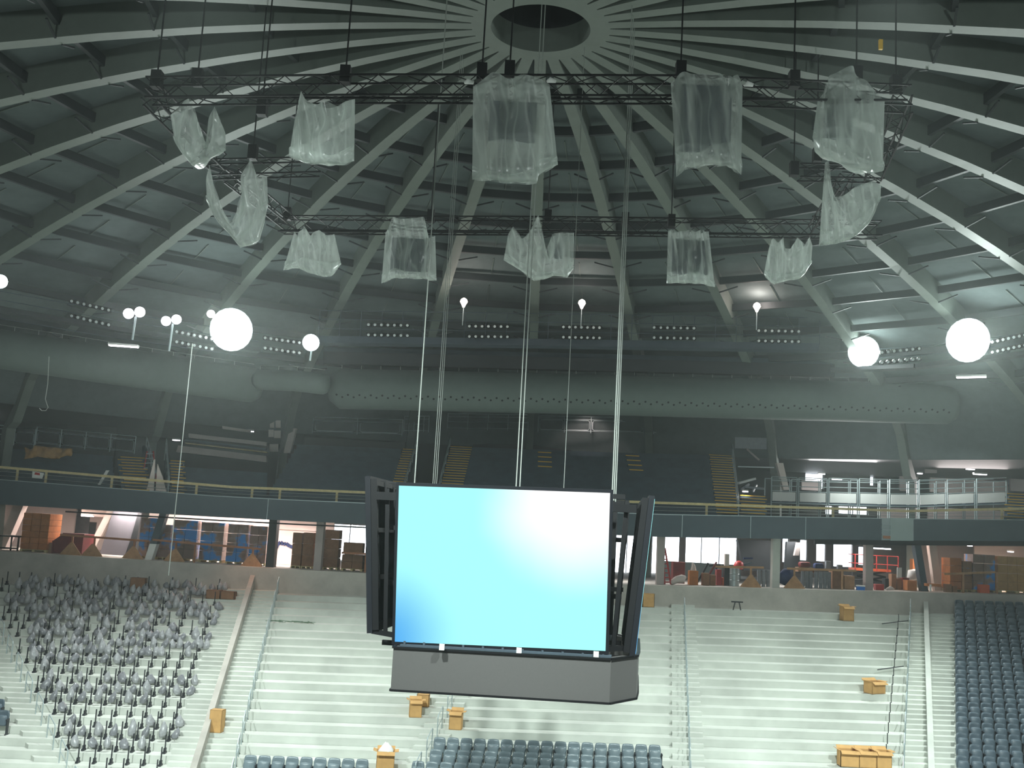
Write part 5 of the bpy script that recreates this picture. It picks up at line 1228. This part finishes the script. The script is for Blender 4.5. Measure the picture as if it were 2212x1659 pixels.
mb.build('scissor_arms', 'dark', r).matrix_parent_inverse = inv
MB().box(pa.x, pb.x-.4, 61, 62.2, zf+.12, zf+.45).build('chassis', 'dark', r).matrix_parent_inverse = inv
cbox('crate', 1960, 1981, 1254, 58.4, .7, 'card_r', 'orange brown carton left of the dark leaning column', 'box', bevel=.02); cbox('cabinet', 1972, 1994, 1208, 61.5, .5, 'card_r', 'lit orange cabinet behind the white tarpaulin', 'cabinet', base=1234)
mb = MB(); mb.tube([at(1962, 1252, 60), at(1970, 1242, 60), at(1980, 1240, 60), at(1987, 1250, 60)], [.1, .34, .36, .1], 9); tag(mb.build('tarp', 'white', smooth=True), 'white tarpaulin heap left of the dark leaning column', 'tarp')
cbox('notice_board', 1938, 1948, 1226, 59, .05, 'white', 'white sheet standing upright right of the scissor lift', 'board', base=1248)
for i, (a, b, t, m) in enumerate(((1926, 1936, 1240, 'card_d'), (1938, 1948, 1250, 'card_d'), (1950, 1964, 1248, 'maroon'), (1912, 1922, 1250, 'dark'))): cbox('crate', a, b, t, 59.2+.15*i, .5, m, ('brown crate left of the white sheet', 'brown crate under the white sheet', 'maroon crate right of the white sheet', 'dark crate below the scissor lift')[i], 'crate')
cbox('plank', 2002, 2034, 1261, 57.9, .4, 'card_r', 'orange plank table at the foot of the cream pipe', 'plank', base=1267)
for i, (x, w, t, m) in enumerate(((2044, 12, 1262, 'card_d'), (2118, 20, 1263, 'orange'), (2058, 10, 1266, 'card_d'))): cbox('crate', x, x+w, t, 57.9, .4, m, ('brown crate right of the plank table', 'low orange crate before the film wrapped load', 'small brown crate before the orange carton stack')[i], 'crate')
tag(MB().tube([(cx_(2010, 57.7), 57.7, zE(24)), (cx_(2010, 57.7), 57.7, zE(24)+.35)], .06, 8).build('bottle', 'white'), 'white bottle standing on the concourse edge', 'bottle')
# blue swirl painted on the white wall
mb = MB(); pts = [(592, 1190), (598, 1178), (606, 1171), (612, 1176), (618, 1174), (626, 1180), (634, 1182)]
P = [at(x, y, 62.95) for x, y in pts]
for a, b in zip(P, P[1:]): mb.bar(a, b, .03, .2, up=(0, 0, 1))
mb.bar(at(592, 1196, 62.95), at(600, 1180, 62.95), .03, .12)
tag(mb.build('painted_mark', 'navy'), 'dark blue painted flourish on the white concourse wall', 'mural')
# ------------------------------------------------------------------ cardboard boxes on the terraces
def open_box(px, py, w, d, h, label, rot=0., m='card', flaps=True, back=.3, lift=0.):
    k, x, y, z = on_tread(px, py, back); r = tag(empty('cardboard_box', (x, y, z+lift)), label, 'box'); r.rotation_euler = (0, 0, rot); t = .02
    MB().box(-w/2, w/2, -d/2, -d/2+t, 0, h).box(-w/2, w/2, d/2-t, d/2, 0, h).box(-w/2, -w/2+t, -d/2, d/2, 0, h).box(w/2-t, w/2, -d/2, d/2, 0, h).box(-w/2, w/2, -d/2, d/2, 0, t).build('body', m, r)
    if flaps:
        for i, (a, b, vec) in enumerate((((-w/2, -d/2, h), (w/2, -d/2, h), (0, -.16, -.1)), ((-w/2, d/2, h), (w/2, d/2, h), (0, .14, .1)), ((-w/2, -d/2, h), (-w/2, d/2, h), (-.14, 0, .05)), ((w/2, -d/2, h), (w/2, d/2, h), (.14, 0, .02)))):
            a, b, v = Vector(a), Vector(b), Vector(vec); mb = MB(); mb.prism([a, b, b+v, a+v], (0, 0, .015)); mb.build('flap', m, r)
    else: MB().box(-w/2, w/2, -d/2, d/2, h-.01, h).box(-.03, .03, -d/2-.005, d/2, h, h+.005).build('lid', m, r)
    return r
open_box(468, 1571, .5, .4, .86, 'tall closed tan box leaning against the sloping parapet', -.1, flaps=False)
open_box(896, 1556, .5, .42, .66, 'open box on the terrace below the left end of the scoreboard ring', .15)
open_box(914, 1516, .52, .4, .5, 'box half hidden by the bottom edge of the scoreboard ring', 0, flaps=False)
open_box(984, 1577, .5, .42, .68, 'open box just above the folding seats below the scoreboard', -.1)
b = open_box(831, 1668, .66, .5, .85, 'large open box with film spilling out at the bottom edge', .1)
k, x, y, z = on_tread(831, 1668, .3); mb = MB(); rnd = random.Random(4); n = 10
for j in range(6):
    for i in range(n): a = i*6.283/n; rr = .3*math.cos(j*.28)*(1+rnd.uniform(-.2, .2)); mb.v.append((x+rr*math.cos(a), y+rr*math.sin(a)*.8, z+.8+.07*j+rnd.uniform(-.03, .03)))
for j in range(5):
    for i in range(n): mb.f.append((j*n+i, j*n+(i+1) % n, (j+1)*n+(i+1) % n, (j+1)*n+i))
mb.f.append(tuple(5*n+i for i in range(n))); tag(mb.build('film_heap', 'white', smooth=True), 'crumpled white film heaped in the large open box', 'film')
open_box(1829, 1335, .56, .5, .7, 'upright box high on the right terrace with a red brown top', .1, m='card')
open_box(1889, 1505, .8, .5, .5, 'box with raised flaps halfway down the right terrace', .5)
for i, (px, w) in enumerate(((1832, .72), (1870, .66), (1905, .58))): open_box(px, 1646+i*1, w, .5, .6, 'box in the row of three at the bottom of the right terrace, %s one' % ('left', 'middle', 'right')[i], .03*i, back=.3)
open_box(462, 1293, .7, .5, .45, 'flat brown box at the right end of the top left seat rows, left one', 0, m='card_d', flaps=False)
open_box(493, 1296, .7, .5, .4, 'flat brown box at the right end of the top left seat rows, right one', 0, m='card_d', flaps=False)
open_box(1400, 1305, .6, .4, .7, 'brown box against the concourse wall just right of the scoreboard', 0, m='card', flaps=False, back=.5)
open_box(300, 1255, .8, .3, .6, 'brown box behind the top row of wrapped seats', 0, m='card_d', flaps=False, back=.55)
r = tag(empty('trestle', (0, 0, 0)), 'small dark trestle left on the top step of the right terrace', 'trestle'); k, x, y, z = on_tread(1592, 1313); r.location = (x, y, z)
for dx in (-.2, .2): MB().bar((dx, 0, 0), (dx*.5, 0, .42), .05).build('leg', 'dark', r)
MB().bar((-.3, 0, .42), (.3, 0, .42), .07).build('beam', 'dark', r)
k, x, y, z = on_tread(630, 1353); mb = MB(); rnd = random.Random(9)
for s in range(7):
    c = Vector((x-1+s*.33, y, z+.01)); pts = [c + Vector((rnd.uniform(-.4, .5), rnd.uniform(-.3, .2), rnd.uniform(.02, .1))) for _ in range(6)]; mb.tube(pts, .014, 5)
tag(mb.build('cable_tangle', mat('green_cable', (96, 120, 98), .7)), 'tangle of thin dark green cable lying on the upper left centre terrace', 'cable')
for i, (px, py) in enumerate(((1500, 1290),)): pass
for i, (x0, x1, py) in enumerate(((1905, 1962, 1366), (1895, 1952, 1467))):
    k, xa, ya, za = on_tread(x0, py); k, xb2, yb2, zb4 = on_tread(x1, py-2); mb = MB(); mb.tube([(xa, ya, zrow(k, xa)+.25), (xb2, ya, zrow(k, xb2)+.45)], .025, 5); tag(mb.build('loose_pipe', 'dark'), 'dark pipe lying out from the right aisle handrail, %s one' % ('upper', 'lower')[i], 'pipe')
mb = MB()
for k in range(1, 18, 1):
    y = yrow(k)-.4; f = line(upx(1944, 1310, 57), upx(1908, 1640, 41)); x = f(y); mb = MB(); mb.tube([(x, y, zrow(k, x)), (x, y, zrow(k, x)+.42)], .02, 5)
    tag(mb.build('rail_post', 'dark'), 'short bare dark post left of the right aisle handrail, row %s' % ORD[k], 'post', 'bare rail posts')

# ------------------------------------------------------------------ thin scattering haze in the hall
hz = MB().box(-47, 47, -17, 79, -11.6, 19).build('haze', 'dark'); hm = bpy.data.materials.new('hall_haze'); hm.use_nodes = True; nt = hm.node_tree; nt.nodes.clear()
o_ = nt.nodes.new('ShaderNodeOutputMaterial'); v_ = nt.nodes.new('ShaderNodeVolumeScatter'); v_.inputs['Density'].default_value = .00105; v_.inputs['Anisotropy'].default_value = .55; v_.inputs['Color'].default_value = (.9, 1, .98, 1)
nt.links.new(v_.outputs[0], o_.inputs['Volume']); hz.data.materials.clear(); hz.data.materials.append(hm); hz['kind'] = 'stuff'; hz['label'] = 'thin haze filling the hall'; hz['category'] = 'haze'
